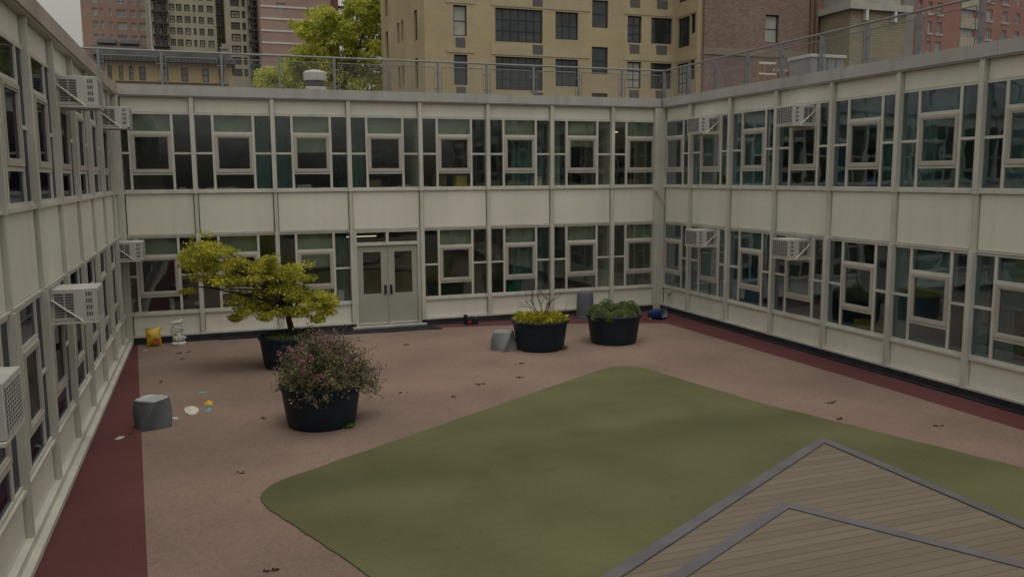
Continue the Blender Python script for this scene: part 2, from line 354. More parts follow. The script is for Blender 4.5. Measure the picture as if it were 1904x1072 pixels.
# wooden platform with two tiers and grey edge trims
def plank_mat():
    m = bpy.data.materials.new('weathered_planks'); m.use_nodes = True; nt = m.node_tree; b = nt.nodes['Principled BSDF']
    b.inputs['Roughness'].default_value = .8; b.inputs['Specular IOR Level'].default_value = .2
    tc = _n(nt, 'ShaderNodeTexCoord'); sp = _n(nt, 'ShaderNodeSeparateXYZ'); nt.links.new(tc.outputs['Object'], sp.inputs[0])
    dv = _n(nt, 'ShaderNodeMath', operation='DIVIDE'); dv.inputs[1].default_value = .142; nt.links.new(sp.outputs[1], dv.inputs[0])
    fr = _n(nt, 'ShaderNodeMath', operation='FRACT'); nt.links.new(dv.outputs[0], fr.inputs[0])
    fl = _n(nt, 'ShaderNodeMath', operation='FLOOR'); nt.links.new(dv.outputs[0], fl.inputs[0])
    wn = _n(nt, 'ShaderNodeTexWhiteNoise', noise_dimensions='1D'); nt.links.new(fl.outputs[0], wn.inputs['W'])
    mp = _n(nt, 'ShaderNodeMapping'); mp.inputs['Scale'].default_value = (.8, 22, 1); nt.links.new(tc.outputs['Object'], mp.inputs[0])
    ns = _n(nt, 'ShaderNodeTexNoise'); ns.inputs['Scale'].default_value = 1.4; ns.inputs['Detail'].default_value = 5; nt.links.new(mp.outputs[0], ns.inputs['Vector'])
    ad = _n(nt, 'ShaderNodeMath', operation='ADD'); nt.links.new(wn.outputs[0], ad.inputs[0]); nt.links.new(ns.outputs['Fac'], ad.inputs[1])
    cr = _n(nt, 'ShaderNodeValToRGB'); cr.color_ramp.elements[0].position = .3; cr.color_ramp.elements[1].position = .95
    cr.color_ramp.elements[0].color = (.142, .117, .088, 1); cr.color_ramp.elements[1].color = (.176, .148, .113, 1)
    hf = _n(nt, 'ShaderNodeMath', operation='MULTIPLY'); hf.inputs[1].default_value = .5; nt.links.new(ad.outputs[0], hf.inputs[0]); nt.links.new(hf.outputs[0], cr.inputs[0])
    lt = _n(nt, 'ShaderNodeMath', operation='LESS_THAN'); lt.inputs[1].default_value = .06; nt.links.new(fr.outputs[0], lt.inputs[0])
    mx = _n(nt, 'ShaderNodeMix', data_type='RGBA'); nt.links.new(lt.outputs[0], mx.inputs[0]); nt.links.new(cr.outputs[0], mx.inputs[6]); mx.inputs[7].default_value = (.085, .06, .042, 1)
    nt.links.new(mx.outputs[2], b.inputs['Base Color'])
    bp = _n(nt, 'ShaderNodeBump'); bp.inputs['Strength'].default_value = .5; bp.inputs['Distance'].default_value = .01; bp.invert = True
    nt.links.new(lt.outputs[0], bp.inputs['Height']); nt.links.new(bp.outputs[0], b.inputs['Normal'])
    return m
M['plank'] = plank_mat(); M['trim'] = mat('grey_purple_trim', (.105, .10, .108), .7, .14, 2.5)
deck = empty('wooden_platform', (9, -16, G), 'two-tier plank platform edged in grey trim at the corner of the green turf', 'platform')
def rel(pts): return [(x-9, y+16) for x, y in pts]
def strip(mb, p, q, w, z0, z1):      # trim inside the line p->q (to its right)
    p, q = Vector(p), Vector(q); d = (q-p).normalized(); n = Vector((d.y, -d.x))*w
    mb.poly(rel([tuple(p), tuple(q), tuple(q+n), tuple(p+n)]), z0, z1)
def corner_trim(a, q, b_, w, z0, z1):      # trim a->q->b_ with a mitred corner at q
    d1, d2 = (q-a).normalized(), (b_-q).normalized(); n1, n2 = Vector((d1.y, -d1.x))*w, Vector((d2.y, -d2.x))*w
    den = d1.x*d2.y-d1.y*d2.x; t = ((q+n2-(q+n1)).x*d2.y-(q+n2-(q+n1)).y*d2.x)/den; I = q+n1+d1*t
    MB().poly(rel([tuple(a), tuple(q), tuple(I), tuple(a+n1)]), z0, z1).build('edge_trim', M['trim'], deck)
    MB().poly(rel([tuple(q), tuple(b_), tuple(b_+n2), tuple(I)]), z0, z1).build('edge_trim', M['trim'], deck)
A1 = Vector((10.97, -12.48)); L1 = A1+Vector((-5.03, -2.91)).normalized()*9.6; R1 = Vector((10.93, -22.4))
A2 = Vector((8.62, -14.65)); L2 = A2+Vector((-2.21, -1.18)).normalized()*6.0; R2 = A2+Vector((1.21, -2.14)).normalized()*7.2
MB().poly(rel([A1+Vector((-.03, -.09)), L1+Vector((.02, -.04)), (3.4, -22.4), R1+Vector((-.03, 0))]), 0, .115).build('lower_planking', M['plank'], deck)
corner_trim(L1, A1, R1, .15, 0, .135)
MB().poly(rel([A2+Vector((0, -.08)), L2+Vector((.02, -.05)), (L2.x+1.5, -21.9), R2+Vector((-.04, 0))]), .116, .235).build('upper_planking', M['plank'], deck)
corner_trim(L2, A2, R2, .14, .116, .25)

# ------------------------------------------------------------------ the school building
school = empty('school_building', (XL, 0, G), 'two-storey cream-panelled building with gridded windows wrapping round the courtyard', 'building')
school_off = Vector((XL, 0, G))
def sb(mb, name, m, parent=None, **k):
    """build in world coordinates, parented to the school (or to one of its parts)"""
    o = mb.build(name, m, parent or school, **k)
    if parent is None or parent == school: o.location = -school_off
    return o
NP = .39; BAR = .06
def window_bay(wall, a, bnd, zb, zt, clip=None, ac=False):
    """a,bnd: mullion centre lines; zb..zt: opening"""
    T = TW[wall]; H = zt-zb; lo, hi = (clip or (a+.05, bnd-.05))
    f = MB(); g = MB(); c = MB()
    def bx(mb, s0, s1, d0, d1, z0, z1):
        s0, s1 = max(s0, lo), min(s1, hi)
        if s1-s0 > .004: mb.box(s0, s1, d0, d1, z0, z1, T)
    x1, x2 = a+.05+NP, bnd-.05-NP
    zn = zt-.515*H
    bx(f, lo, hi, -.05, .010, zt-.05, zt); bx(f, lo, hi, -.05, .016, zb, zb+.045)
    bx(f, x1, x1+BAR, -.05, .012, zb+.045, zt-.05); bx(f, x2-BAR, x2, -.05, .012, zb+.045, zt-.05)
    bx(f, lo, x1, -.045, .006, zn-.025, zn+.025); bx(f, x2, hi, -.045, .006, zn-.025, zn+.025)
    za, zc = zt-.255*H, zt-.775*H
    bx(f, x1+BAR, x2-BAR, -.04, .009, za-.03, za+.03); bx(f, x1+BAR, x2-BAR, -.04, .009, zc-.03, zc+.03)
    y0, y1 = x1+BAR, x2-BAR
    if ac:
        m0, m1 = ac-.34, ac+.34
        bx(f, y0, m0, -.03, -.004, za+.03, zt-.05); bx(f, m1, y1, -.03, -.004, za+.03, zt-.05)
    else: bx(g, y0, y1, -.018, -.012, za+.03, zt-.05)
    bx(g, lo, x1, -.018, -.012, zb+.045, zn-.025); bx(g, lo, x1, -.018, -.012, zn+.025, zt-.05)
    bx(g, x2, hi, -.018, -.012, zb+.045, zn-.025); bx(g, x2, hi, -.018, -.012, zn+.025, zt-.05)
    bx(g, y0, y1, -.018, -.012, zb+.045, zc-.03)
    w = .055                                               # opening casement, standing proud
    for (p, q, r, t) in ((y0, y1, za-.03-w, za-.03), (y0, y1, zc+.03, zc+.03+w), (y0, y0+w, zc+.03+w, za-.03-w), (y1-w, y1, zc+.03+w, za-.03-w)):
        bx(c, p, q, -.03, .032, r, t)
    w2 = w+.028
    for (p, q, r, t) in ((y0+w, y1-w, za-.03-w2, za-.03-w), (y0+w, y1-w, zc+.03+w, zc+.03+w2), (y0+w, y0+w2, zc+.03+w2, za-.03-w2), (y1-w2, y1-w, zc+.03+w2, za-.03-w2)):
        bx(c, p, q, -.03, .020, r, t)
    bx(g, y0+w2, y1-w2, -.012, -.006, zc+.03+w2, za-.03-w2)
    fo = sb(f, 'window', M['frame'])
    if c.v: c.build('casement_frame', M['casement'], fo)
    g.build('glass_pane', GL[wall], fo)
def mullion(wall, s):
    T = TW[wall]; b = MB(); w, d = (.040, .075) if wall == 'left' else (.052, .10)
    b.box(s-w, s+w, -.11, d, Z3-.06, Z1+.02, T); b.box(s-w+.008, s+w-.008, -.11, d-.028, Z4, Z3-.06, T)
    b.box(s-w, s+w, -.11, d, Z6-.045, Z4, T)
    sb(b, 'mullion', M['fin'])
ACS = {('left', 1, 5): 9.62, ('left', 0, 4): 7.80, ('left', 0, 1): 2.05, ('left', 1, 8): 15.35, ('left', 1, 0): .55,
       ('right', 0, 1): 2.53, ('right', 0, 3): 6.33, ('right', 1, 1): 2.53, ('right', 1, 3): 6.33}
walls = {'back': (2.235-1.9, XL+.18, XR-.26, 8), 'left': (-.8, .18, 22.6, 13), 'right': (1.581-1.9, .14, 22.9, 13)}
for wall, (s0, lo, hi, n) in walls.items():
    T = TW[wall]
    for k in range(n):
        a, e = s0+k*B, s0+(k+1)*B; c0, c1 = max(a+.05, lo), min(e-.05, hi)
        if c1-c0 < .2: continue
        gp = .028 if wall == 'left' else .014
        if k > 0: mullion(wall, a)
        door = wall == 'back' and k == 3
        window_bay(wall, a, e, Z3, Z2, (c0, c1), ACS.get((wall, 0, k), False))
        p = MB().box(c0+gp, c1-gp, -.07, -.006, Z2+.006, Z1-.004, T); sb(p, 'fascia_panel', M['panel'])
        p = MB().box(c0+gp, c1-gp, -.07, .0, Z4+.043, Z3-.060, T); sb(p, 'spandrel_panel', M['panel'])
        if door: continue
        window_bay(wall, a, e, Z5, Z4, (c0, c1), ACS.get((wall, 1, k), False))
        p = MB().box(c0+gp, c1-gp, -.07, .0, Z6+.004, Z5-.060, T); sb(p, 'base_panel', M['panel'])
    bk = MB(); h1 = XR if wall == 'back' else 23.2; h0 = XL if wall == 'back' else 0.
    bk.box(h0, h1, -.14, -.072, Z2, Z1, T).box(h0, h1, -.14, -.072, Z4, Z3-.01, T)
    for q0, q1 in (((h0, 6.035), (7.935, h1)) if wall == 'back' else ((h0, h1),)): bk.box(q0, q1, -.14, -.072, G, Z5-.01, T)
    sb(bk, 'panel_backing', M['flash'])
    # continuous ledges, coping, base
    hi0 = XR if wall == 'back' else 23.2
    dx0, dx1 = 4.135+1.9, 4.135+3.8
    b = MB(); g0 = XL if wall == 'back' else .0
    i0, i1 = (g0+.0, hi0) if wall == 'back' else (.0, hi0)
    e0, e1 = (i0+.048, i1-.048) if wall == 'back' else (i0, i1)
    b.box(e0, e1, -.08, .045, Z3-.052, Z3-.002, T); b.box(e0, e1, -.08, .03, Z4+.002, Z4+.033, T)
    sb(b, 'ledge', M['frame'])
    b = MB()
    for q0, q1 in (((e0, dx0-.06), (dx1+.06, e1)) if wall == 'back' else ((e0, e1),)):
        b.box(q0, q1, -.08, .045, Z5-.052, Z5-.002, T)
        b.box(q0, q1, -.08, .085, Z6-.045 if wall != 'left' else Z6-.095, Z6-.003, T)
        if wall == 'left': b.box(q0, q1, -.08, .17, Z6-.17, Z6-.097, T)
    sb(b, 'sill_ledge', M['frame'])
    b = MB()
    for q0, q1 in (((XL+.12, dx0-.06), (dx1+.06, XR-.12)) if wall == 'back' else ((.0, 23.2),)):
        b.box(q0, q1, -.08, .11 if wall != 'left' else .13, G-.02, Z6-.049 if wall != 'left' else Z6-.172, T)
        if wall != 'left': b.box(q0, q1, .11, .19, G-.02, G+.035, T)
    sb(b, 'base_flashing', M['flash'])
    # coping in lengths with hairline joints
    b = MB(); L = 3.8; s = (i0-.0); ends = (XL+.18, XR-.18) if wall == 'back' else (.0, 23.2)
    s = ends[0]
    while s < ends[1]:
        t = min(s+L, ends[1]); b.box(s+.004, t-.004, -.5, .135, Z1+.03, Z0, T); s = t
    b.box(ends[0], ends[1], -.5, .130, Z1+.035, Z0-.006, T)
    sb(b, 'coping', M['coping_taupe'] if wall == 'left' else M['coping'], bevel=0)
    b = MB().box(ends[0], ends[1], -.3, .11, Z1, Z1+.028, T); sb(b, 'coping_drip', M['casement'])
# corner columns
for (x0, x1, y0, y1) in ((XL, XL+.17, -.13, .10), (XR-.25, XR-.0, -.12, .10)):
    b = MB().box(x0-.1, x1, y0, y1, G-.01, Z1-.002); sb(b, 'corner_column', M['fin'])
# door bay
dx0, dx1 = 6.035, 7.935; xc = (dx0+dx1)/2
b = MB()
b.box(dx0+.055, dx0+.13, -.02, .12, G, Z4); b.box(dx1-.13, dx1-.055, -.02, .12, G, Z4)
b.box(dx0+.13, dx1-.13, -.02, .12, Z4-.06, Z4); b.box(dx0+.13, dx1-.13, -.02, .12, 3.78, 3.86); b.box(xc-.035, xc+.035, -.01, .11, 3.86, Z4-.06)
fr = sb(b, 'door_frame', M['frame'])
MB().box(dx0+.13, xc-.035, .05, .06, 3.86, Z4-.06).box(xc+.035, dx1-.13, .05, .06, 3.86, Z4-.06).build('glass_pane', M['glass'], fr)
b = MB().box(dx0-.06, dx1+.06, -.17, .1, G-.01, G+.07); sb(b, 'threshold', M['coping'], bevel=.01)
for sgn, (p, q) in ((1, (dx0+.135, xc-.004)), (-1, (xc+.004, dx1-.135))):
    b = MB(); hs0 = p+(.15 if sgn > 0 else .18); hs1 = q-(.18 if sgn > 0 else .15)
    zb, zt, g0, g1 = G+.085, 3.775, 2.47, 3.60
    b.box(p, hs0, .03, .075, zb, zt); b.box(hs1, q, .03, .075, zb, zt); b.box(hs0, hs1, .03, .075, zb, g0); b.box(hs0, hs1, .03, .075, g1, zt)
    d = sb(b, 'door', M['door'])
    MB().box(hs0, hs1, .05, .058, g0, g1).build('glass_pane', M['glass'], d)
    hx = q-.075 if sgn > 0 else p+.075
    MB().box(hx-.03, hx+.03, .012, .03, 2.45, 2.70).tube([(hx, .02, 2.50), (hx, -.05, 2.50), (hx, -.05, 2.66), (hx, .02, 2.66)], .012).build('handle', M['black'], d)
    MB().box(p+.02, q-.02, .024, .03, zb+.01, zb+.06).build('kick_plate', M['frame'], d)
b = MB().tube([(dx0+.05, -.02, G), (dx0+.05, -.02, G+.001)], .01)
# roofs, floors, rooms
D = 8.0
b = MB()
b.box(XL-D, XR+D, .5, D+4, Z0-.22, Z0-.15); b.box(XL-D, XL-.5, -23.2, .5, Z0-.22, Z0-.15); b.box(XR+.5, XR+D, -23.2, .5, Z0-.22, Z0-.15)
sb(b, 'roof', M['roof'])
def slab(z0, z1, m, nm):
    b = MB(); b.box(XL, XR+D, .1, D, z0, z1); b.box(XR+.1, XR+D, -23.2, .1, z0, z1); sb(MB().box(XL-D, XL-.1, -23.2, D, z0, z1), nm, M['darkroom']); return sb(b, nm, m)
slab(Z0-.5, Z0-.24, M['room'], 'ceiling'); slab(4.30, 4.42, M['roomfloor'], 'floor_slab'); slab(4.15, 4.295, M['room'], 'ceiling'); slab(1.3, 1.5, M['roomfloor'], 'floor_slab')
b = MB(); dd = 6.0
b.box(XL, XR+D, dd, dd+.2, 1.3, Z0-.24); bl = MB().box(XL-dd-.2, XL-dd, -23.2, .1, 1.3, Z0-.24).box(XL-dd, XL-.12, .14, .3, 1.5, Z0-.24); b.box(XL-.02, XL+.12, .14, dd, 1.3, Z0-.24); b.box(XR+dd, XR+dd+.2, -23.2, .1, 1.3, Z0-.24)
for s in (2.235, 7.935, 13.635): b.box(s-.06, s+.06, .12, dd, 1.5, Z0-.5)
for s in (3.0, 8.7, 14.4, 20.1): bl.box(XL-dd, XL-.12, -s-.06, -s+.06, 1.5, Z0-.5)
for s in (3.481, 9.181, 14.881, 20.5): b.box(XR+.12, XR+dd, -s-.06, -s+.06, 1.5, Z0-.5)
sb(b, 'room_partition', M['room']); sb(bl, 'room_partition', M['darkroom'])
# unseen wing behind the camera, kept one storey so the windows reflect sky
b = MB(); T = TW['front']
b.box(XL, XR, -.3, 0, G, Z5, T); b.box(XL, XR, -.3, 0, Z4, Z4+.5, T)
for k in range(9): b.box(XL+k*1.86-.05+.01, XL+k*1.86+.05, -.3, .08, G, Z4+.5, T)
sb(b, 'unseen_wing_panel', M['panel'])
sb(MB().box(XL, XR, -.2, -.15, G, Z4+.5, T), 'unseen_wing_glass', far_glass('rear_glass', (.02, .03, .035)))
sb(MB().box(XL, XR, -7, .12, Z4+.5, Z4+.75, T), 'unseen_wing_coping', M['coping'])
# cable on the corner column
b = MB().tube([(15.10, -.13, 5.15), (15.03, -.16, 5.13), (15.06, -.17, 5.06), (15.2, -.16, 4.85), (15.30, -.16, 4.72), (15.31, -.15, 4.3), (15.315, -.15, 2.9)], .013)
b.box(14.98, 15.05, -.2, -.12, 5.09, 5.16); sb(b, 'cable', M['casement'])
b = MB().box(15.33, 15.22, -.62, -.40, 2.12, 2.15); sb(b, 'pipe_bracket', M['casement'])

# ------------------------------------------------------------------ air conditioners
def make_ac(label):
    r = empty('air_conditioner', (0, 0, 0), label, 'air conditioner', 'window air conditioners on the courtyard walls')
    # local: x along wall, y outward, z up. body 0.62 x 0.56 x 0.43
    W, Dp, H = .31, .56, .43
    b = MB().box(-W, W, -.15, Dp, 0, H); b.build('casing', M['ac'], r, bevel=.008)
    for sx in (-1, 1):
        g = MB()
        for (y0, y1) in ((.04, .15), (.17, .27)):
            g.box(sx*W, sx*(W+.003), y0, y1, .05, H-.05)
        g.build('side_grille', M['acdark'], r)
        s = MB(); 
        for k in range(9): s.box(sx*(W+.003), sx*(W+.008), .04, .27, .075+k*.037, .082+k*.037)
        s.build('louvre', M['ac'], r)
        v = MB()
        for i in range(4):
            for j in range(3): v.box(sx*W, sx*(W+.003), .42+j*.028, .438+j*.028, .06+i*.09, .115+i*.09)
        v.build('vent_grille', M['acdark'], r)
    g = MB().box(-W+.04, W-.04, Dp, Dp+.003, .04, H-.04); g.build('rear_grille', M['acdark'], r)
    s = MB()
    for k in range(11): s.box(-W+.04, W-.04, Dp+.003, Dp+.008, .05+k*.033, .056+k*.033)
    for k in range(8): s.box(-W+.04+k*.075, -W+.047+k*.075, Dp+.0085, Dp+.012, .04, H-.04)
    s.build('grille_bars', M['ac'], r)
    br = MB()
    for sx in (-1, 1):
        x = sx*(W+.025)
        br.box(x-.015, x+.015, -.0, Dp, -.035, -.005)
        br.tube([(x, .0, .30), (x, .38, -.015)], .016, n=4)
    br.box(-W-.04, W+.04, Dp-.05, Dp, -.03, -.006)
    br.build('bracket', M['frame'], r)
    return r
acs = [('right', 0, 2.53, 'white air conditioner in the upper right-hand wall, next to the back corner', ),
       ('right', 0, 6.33, 'white air conditioner with dark exhaust stain below, farther from the corner in upper right-hand wall'),
       ('right', 1, 2.53, 'white air conditioner in the lower right-hand wall nearest the back corner'),
       ('right', 1, 6.33, 'white air conditioner in the lower right-hand wall, second from the back corner'),
       ('left', 0, 7.80, 'large looking white air conditioner high on the left wall near the roof coping'),
       ('left', 0, 2.05, 'white air conditioner high on the left wall beside the back corner'),
       ('left', 1, 9.62, 'white air conditioner with diagonal bracket at mid height of the left wall'),
       ('left', 1, 15.35, 'white air conditioner cut off by the left edge of the view, nearest one'),
       ('left', 1, .55, 'white air conditioner in the deep left corner above the yellow bag')]
first = None
for wall, row, s, lab in acs:
    z = (Z2 if row == 0 else Z4)-.05-.445
    p = TW[wall](s, 0, z); rz = {'left': -math.pi/2, 'right': math.pi/2}[wall]
    if first is None: first = make_ac(lab); first.location = p; first.rotation_euler.z = rz
    else: copy_tree(first, p, rz, lab)

# ------------------------------------------------------------------ things inside the rooms
curt = [mat('pale_green_curtain', (.44, .52, .44), .9, .1, 3), mat('teal_curtain', (.15, .26, .29), .9, .15, 3), mat('grey_blind', (.46, .48, .42), .9, .08, 2)]
def folded(wall, s0, s1, z0, z1, m, dep=-.48, amp=.03):
    b = MB(); n = max(4, int((s1-s0)/.035)); T = TW[wall]
    P = [(s0+(s1-s0)*k/n, dep+amp*math.sin(k*1.7+s0)) for k in range(n+1)]
    for k in range(n):
        (a, d0), (c, d1) = P[k], P[k+1]; b.quad(T(a, d0, z0), T(c, d1, z0), T(c, d1, z1), T(a, d0, z1))
    return b.build('curtain', m)
ordn = ['first', 'second', 'third', 'fourth', 'fifth', 'sixth', 'seventh', 'eighth', 'ninth', 'tenth', 'eleventh', 'twelfth']
used = set()
PW = {'back': 'back', 'right': 'right-hand', 'left': 'left'}
WN = {'back': 'back wall, counting bays from the left', 'right': 'right-hand wall, counting bays from the back corner', 'left': 'left wall, counting bays from the back corner'}
rowz = {0: (Z3, Z2, 'upper'), 1: (Z5, Z4, 'lower')}
def bays(wall, k): s0 = walls[wall][0]; return s0+k*B, s0+(k+1)*B
cl = [('back', 0, 1, 'R', 1), ('back', 0, 2, 'L', 1), ('back', 0, 3, 'L', 1), ('back', 0, 6, 'L', 0), ('back', 0, 7, 'R', 1), ('back', 1, 2, 'R', 1), ('back', 1, 5, 'R', 1), ('back', 0, 5, 'R', 1),
      ('right', 0, 2, 'L', 0), ('right', 0, 4, 'R', 0), ('right', 0, 6, 'L', 0), ('right', 0, 7, 'L', 0), ('right', 0, 3, 'R', 1), ('right', 0, 5, 'L', 0),
      ('right', 1, 2, 'L', 1), ('right', 1, 5, 'R', 0), ('right', 1, 6, 'L', 0), ('right', 1, 7, 'L', 0), ('right', 1, 4, 'R', 1), ('left', 0, 5, 'R', 1)]
for wall, row, k, side, ci in cl:
    a, e = bays(wall, k); z0, z1, rn = rowz[row]; big = random.random() < .45
    wd = .95 if big else .42
    s0, s1 = (a+.06, a+.06+wd) if side == 'L' else (e-.06-wd, e-.06)
    o = folded(wall, s0, s1, z0-.1, z1-.02, curt[ci]); nb = k+1
    lab = '%s curtain, %s %s window bay of the %s wall' % (('pale green', 'teal')[ci], ordn[k], rn, PW[wall])
    tag(o, lab, 'curtain', 'curtains hanging behind the courtyard windows')
sh = [('back', 0, 0, .27), ('back', 0, 1, .24), ('back', 0, 3, .26), ('back', 0, 5, .25), ('back', 0, 7, .27), ('back', 1, 0, .26), ('back', 1, 4, .3), ('back', 1, 5, .24), ('right', 0, 8, .5), ('back', 0, 2, .5), ('back', 0, 4, .3), ('back', 0, 6, .4), ('right', 0, 2, .6), ('right', 0, 4, .35), ('right', 0, 6, .55), ('right', 0, 7, .7), ('right', 0, 5, .3), ('back', 1, 1, .3), ('back', 1, 2, .5),  # several back-wall blinds added to lighten top panes, partly standing in for reflections
      ('back', 1, 6, .28), ('right', 1, 2, .35), ('right', 1, 5, .45), ('right', 1, 6, .5), ('back', 1, 7, .3), ('right', 1, 7, .25)]
for wall, row, k, fr_ in sh:
    a, e = bays(wall, k); z0, z1, rn = rowz[row]
    o = MB().box(a+.47, e-.47, -.17, -.16, z1-fr_*(z1-z0), z1-.01, TW[wall]).build('roller_blind', curt[2])
    tag(o, 'grey-green blind partly lowered in the %s %s bay of the %s wall' % (ordn[k], rn, PW[wall]), 'blind', 'roller blinds behind the windows')
boxm = {'brown cardboard': mat('cardboard', (.30, .21, .12), .9, .12, 4), 'white': M['white'], 'red': M['red'], 'green': mat('green_plastic', (.04, .22, .12), .5, .1, 4),
        'yellow': mat('yellow_plastic', (.62, .42, .04), .5, .1, 4), 'blue': mat('blue_box', (.04, .12, .35), .5, .1, 4), 'orange': mat('orange_box', (.60, .22, .03), .5, .1, 4)}
items = [('back', 0, 2, .75, .35, .13, 'white'), ('back', 0, 3, .65, .4, .25, 'brown cardboard'), ('back', 0, 4, .6, .33, .38, 'brown cardboard'), ('back', 0, 4, 1.2, .3, .33, 'yellow'), ('back', 0, 5, .8, .3, .2, 'brown cardboard'), ('back', 0, 5, 1.55, .25, .3, 'white'),
         ('back', 0, 7, .8, .5, .22, 'brown cardboard'), ('right', 0, 3, .75, .4, .22, 'red'), ('right', 0, 3, 1.05, .3, .14, 'green'), ('right', 0, 4, .8, .22, .13, 'yellow'), ('right', 0, 4, 1.1, .4, .24, 'blue'), ('right', 0, 1, 1.0, .25, .3, 'yellow'),
         ('right', 0, 5, .9, .35, .12, 'white'), ('right', 1, 4, 1.0, .55, .20, 'yellow'), ('right', 1, 6, 1.62, .22, .42, 'orange'), ('right', 1, 7, .68, .36, .34, 'yellow'), ('right', 1, 3, .25, .2, .3, 'white'), ('back', 1, 2, 1.6, .15, .3, 'white'), ('back', 1, 5, .8, .35, .2, 'green'), ('back', 1, 0, 1.2, .1, .3, 'white')]
for wall, row, k, off, wd, h, c in items:
    a, e = bays(wall, k); z0 = rowz[row][0]; T = TW[wall]
    b = MB().box(a+off-wd/2, a+off+wd/2, -.42, -.16, z0-.02, z0-.02+h, T)
    b.box(a+off-wd/2-.01, a+off+wd/2+.01, -.43, -.15, z0-.02+h, z0+h+.0, T)
    b.box(a+off-wd*.2, a+off+wd*.2, -.148, -.142, z0+h*.3, z0+h*.5, T)
    o = b.build('storage_box', boxm[c], bevel=.01)
    tag(o, '%s box inside, %s of the %s %s bay of the %s wall' % (c, 'left side' if off < .9 else 'right side', ordn[k], rowz[row][2], PW[wall]), 'box', 'boxes stored behind the windows')
# window shelves
for wall, lab in (('back', 'back'), ('right', 'right-hand'), ('left', 'left')):
    b = MB(); T = TW[wall]; hi = XR+.0 if wall == 'back' else 22.5; lo = XL if wall == 'back' else .2
    if wall == 'back': b.box(XL, dx0, -.62, -.14, Z5-.06, Z5-.025, T).box(dx1, XR, -.62, -.14, Z5-.06, Z5-.025, T)
    else: b.box(lo, hi, -.62, -.14, Z5-.06, Z5-.025, T)
    b.box(lo, hi, -.62, -.14, Z3-.06, Z3-.025, T)
    sb(b, 'window_shelf', M['room'])
# bookcases seen through the glass
case_m = mat('brown_bookcase', (.17, .12, .07), .7, .2, 3)
books_m = mat('mixed_books', (.25, .16, .10), .8, .7, 9, col2=(.10, .22, .28), stretch=(3, 3, .6))
for wall, row, s, lab in (('back', 0, 6.5, 'tall brown bookcase behind the fourth upper bay of the back wall'), ('back', 0, 12.2, 'tall brown bookcase behind the seventh upper bay of the back wall'), ('right', 1, 10.3, 'brown bookcase deep in the room behind the right-hand lower windows'), ('back', 0, 14.3, 'brown bookcase beside the back right corner upstairs')):
    T = TW[wall]; zf = 4.42 if row == 0 else 1.5
    p = T(s, -1.6, zf); r = empty('bookcase', p, lab, 'bookcase', 'bookcases inside the classrooms')
    def TT(x, d, z, T=T, s=s, p=p, zf=zf): q = T(s+x, -1.6+d, zf+z); return (q[0]-p[0], q[1]-p[1], q[2]-p[2])
    b = MB().box(-.9, -.87, -.35, 0, 0, 2, TT).box(.87, .9, -.35, 0, 0, 2, TT).box(-.87, .87, -.35, -.33, 0, 2, TT)
    for k in range(6): b.box(-.87, .87, -.329, -.002, .02+k*.385, .045+k*.385, TT)
    b.build('case', case_m, r)
    b = MB()
    for k in range(5):
        x = -.85
        while x < .8:
            w_ = random.uniform(.03, .2); hh = random.uniform(.18, .3)
            if random.random() < .8: b.box(x, x+w_-.004, -.3, -.05, .047+k*.385, .047+k*.385+hh, TT)
            x += w_
    b.build('books', books_m, r)
# ceiling lights
lit = emit('lit_tube', (1, .66, .25), 2.2); unlit = emit('lit_tube_cool', (1, .80, .52), 1.3)
for (x, y, z, L, mm, lab) in ((13.75, 1.5, 6.95, .5, lit, 'warm lit ceiling light behind the seventh upper bay of the back wall'), (6.3, 1.0, 3.98, 1.2, unlit, 'lit fluorescent batten inside above the double doors'), (14.6, 1.9, 6.95, .35, lit, 'small warm lit ceiling light next to the back right corner')):
    r = empty('ceiling_light', (x, y, z), lab, 'ceiling light', 'ceiling lights seen through the windows')
    MB().box(-L/2, L/2, -.09, .09, .0, .05).build('housing', M['white'], r); MB().box(-L/2+.03, L/2-.03, -.06, .06, -.03, -.002).build('tube', mm, r)

# ------------------------------------------------------------------ roof railing
def railing(name, p, q, label, spacing=1.415):
    p, q = Vector(p), Vector(q); L = (q-p).length; n = int(round(L/spacing)); ux = (q-p).normalized()
    r = empty(name, p, label, 'railing', 'mesh railings on the flat roof', rz=math.atan2(ux.y, ux.x))
    H = 1.02
    MB().tube([(0, 0, H), (L, 0, H)], .027, n=8).build('top_rail', M['rail'], r)
    pm = MB().box(-.031, .031, -.031, .031, -.15, H-.02)
    me = None
    for k in range(n+1):
        if me is None: o = pm.build('post', M['rail'], r); me = o
        else: o = me.copy(); scene.collection.objects.link(o); o.parent = r
        o.location = (k*L/n, 0, 0)
    f = L/n; b = MB(); x0, x1 = .10, f-.10
    b.tube([(x0, 0, .12), (x0, 0, H-.14), (x1, 0, H-.14), (x1, 0, .12), (x0, 0, .12)], .016, n=6)
    b.box(0.03, x0, -.01, .01, .28, .31).box(x1, f-.03, -.01, .01, .28, .31).box(0.03, x0, -.01, .01, .7, .73).box(x1, f-.03, -.01, .01, .7, .73)
    wv = MB(); zz = .17
    while zz < H-.15: wv.box(x0, x1, -.0018, .0018, zz-.0018, zz+.0018); zz += .05
    xx = x0+.05
    while xx < x1: wv.box(xx-.0018, xx+.0018, .0019, .0048, .12, H-.14); xx += .05
    fo = wo_ = None
    for k in range(n):
        if fo is None: fo = b.build('infill_frame', M['rail'], r); wo_ = wv.build('wire_mesh', M['wire'], fo); a, c = fo, wo_
        else:
            a = fo.copy(); scene.collection.objects.link(a); a.parent = r; c = wo_.copy(); scene.collection.objects.link(c); c.parent = a
        a.location = (k*f, 0, 0)
    return r
railing('roof_railing', (-5.5, .8, 7.70), (15.77, .8, 7.70), 'long grey mesh railing along the roof above the back wall')
railing('roof_railing', (15.77, .78, 7.70), (15.77, -20.4, 7.70), 'grey mesh railing along the roof above the right-hand wall')

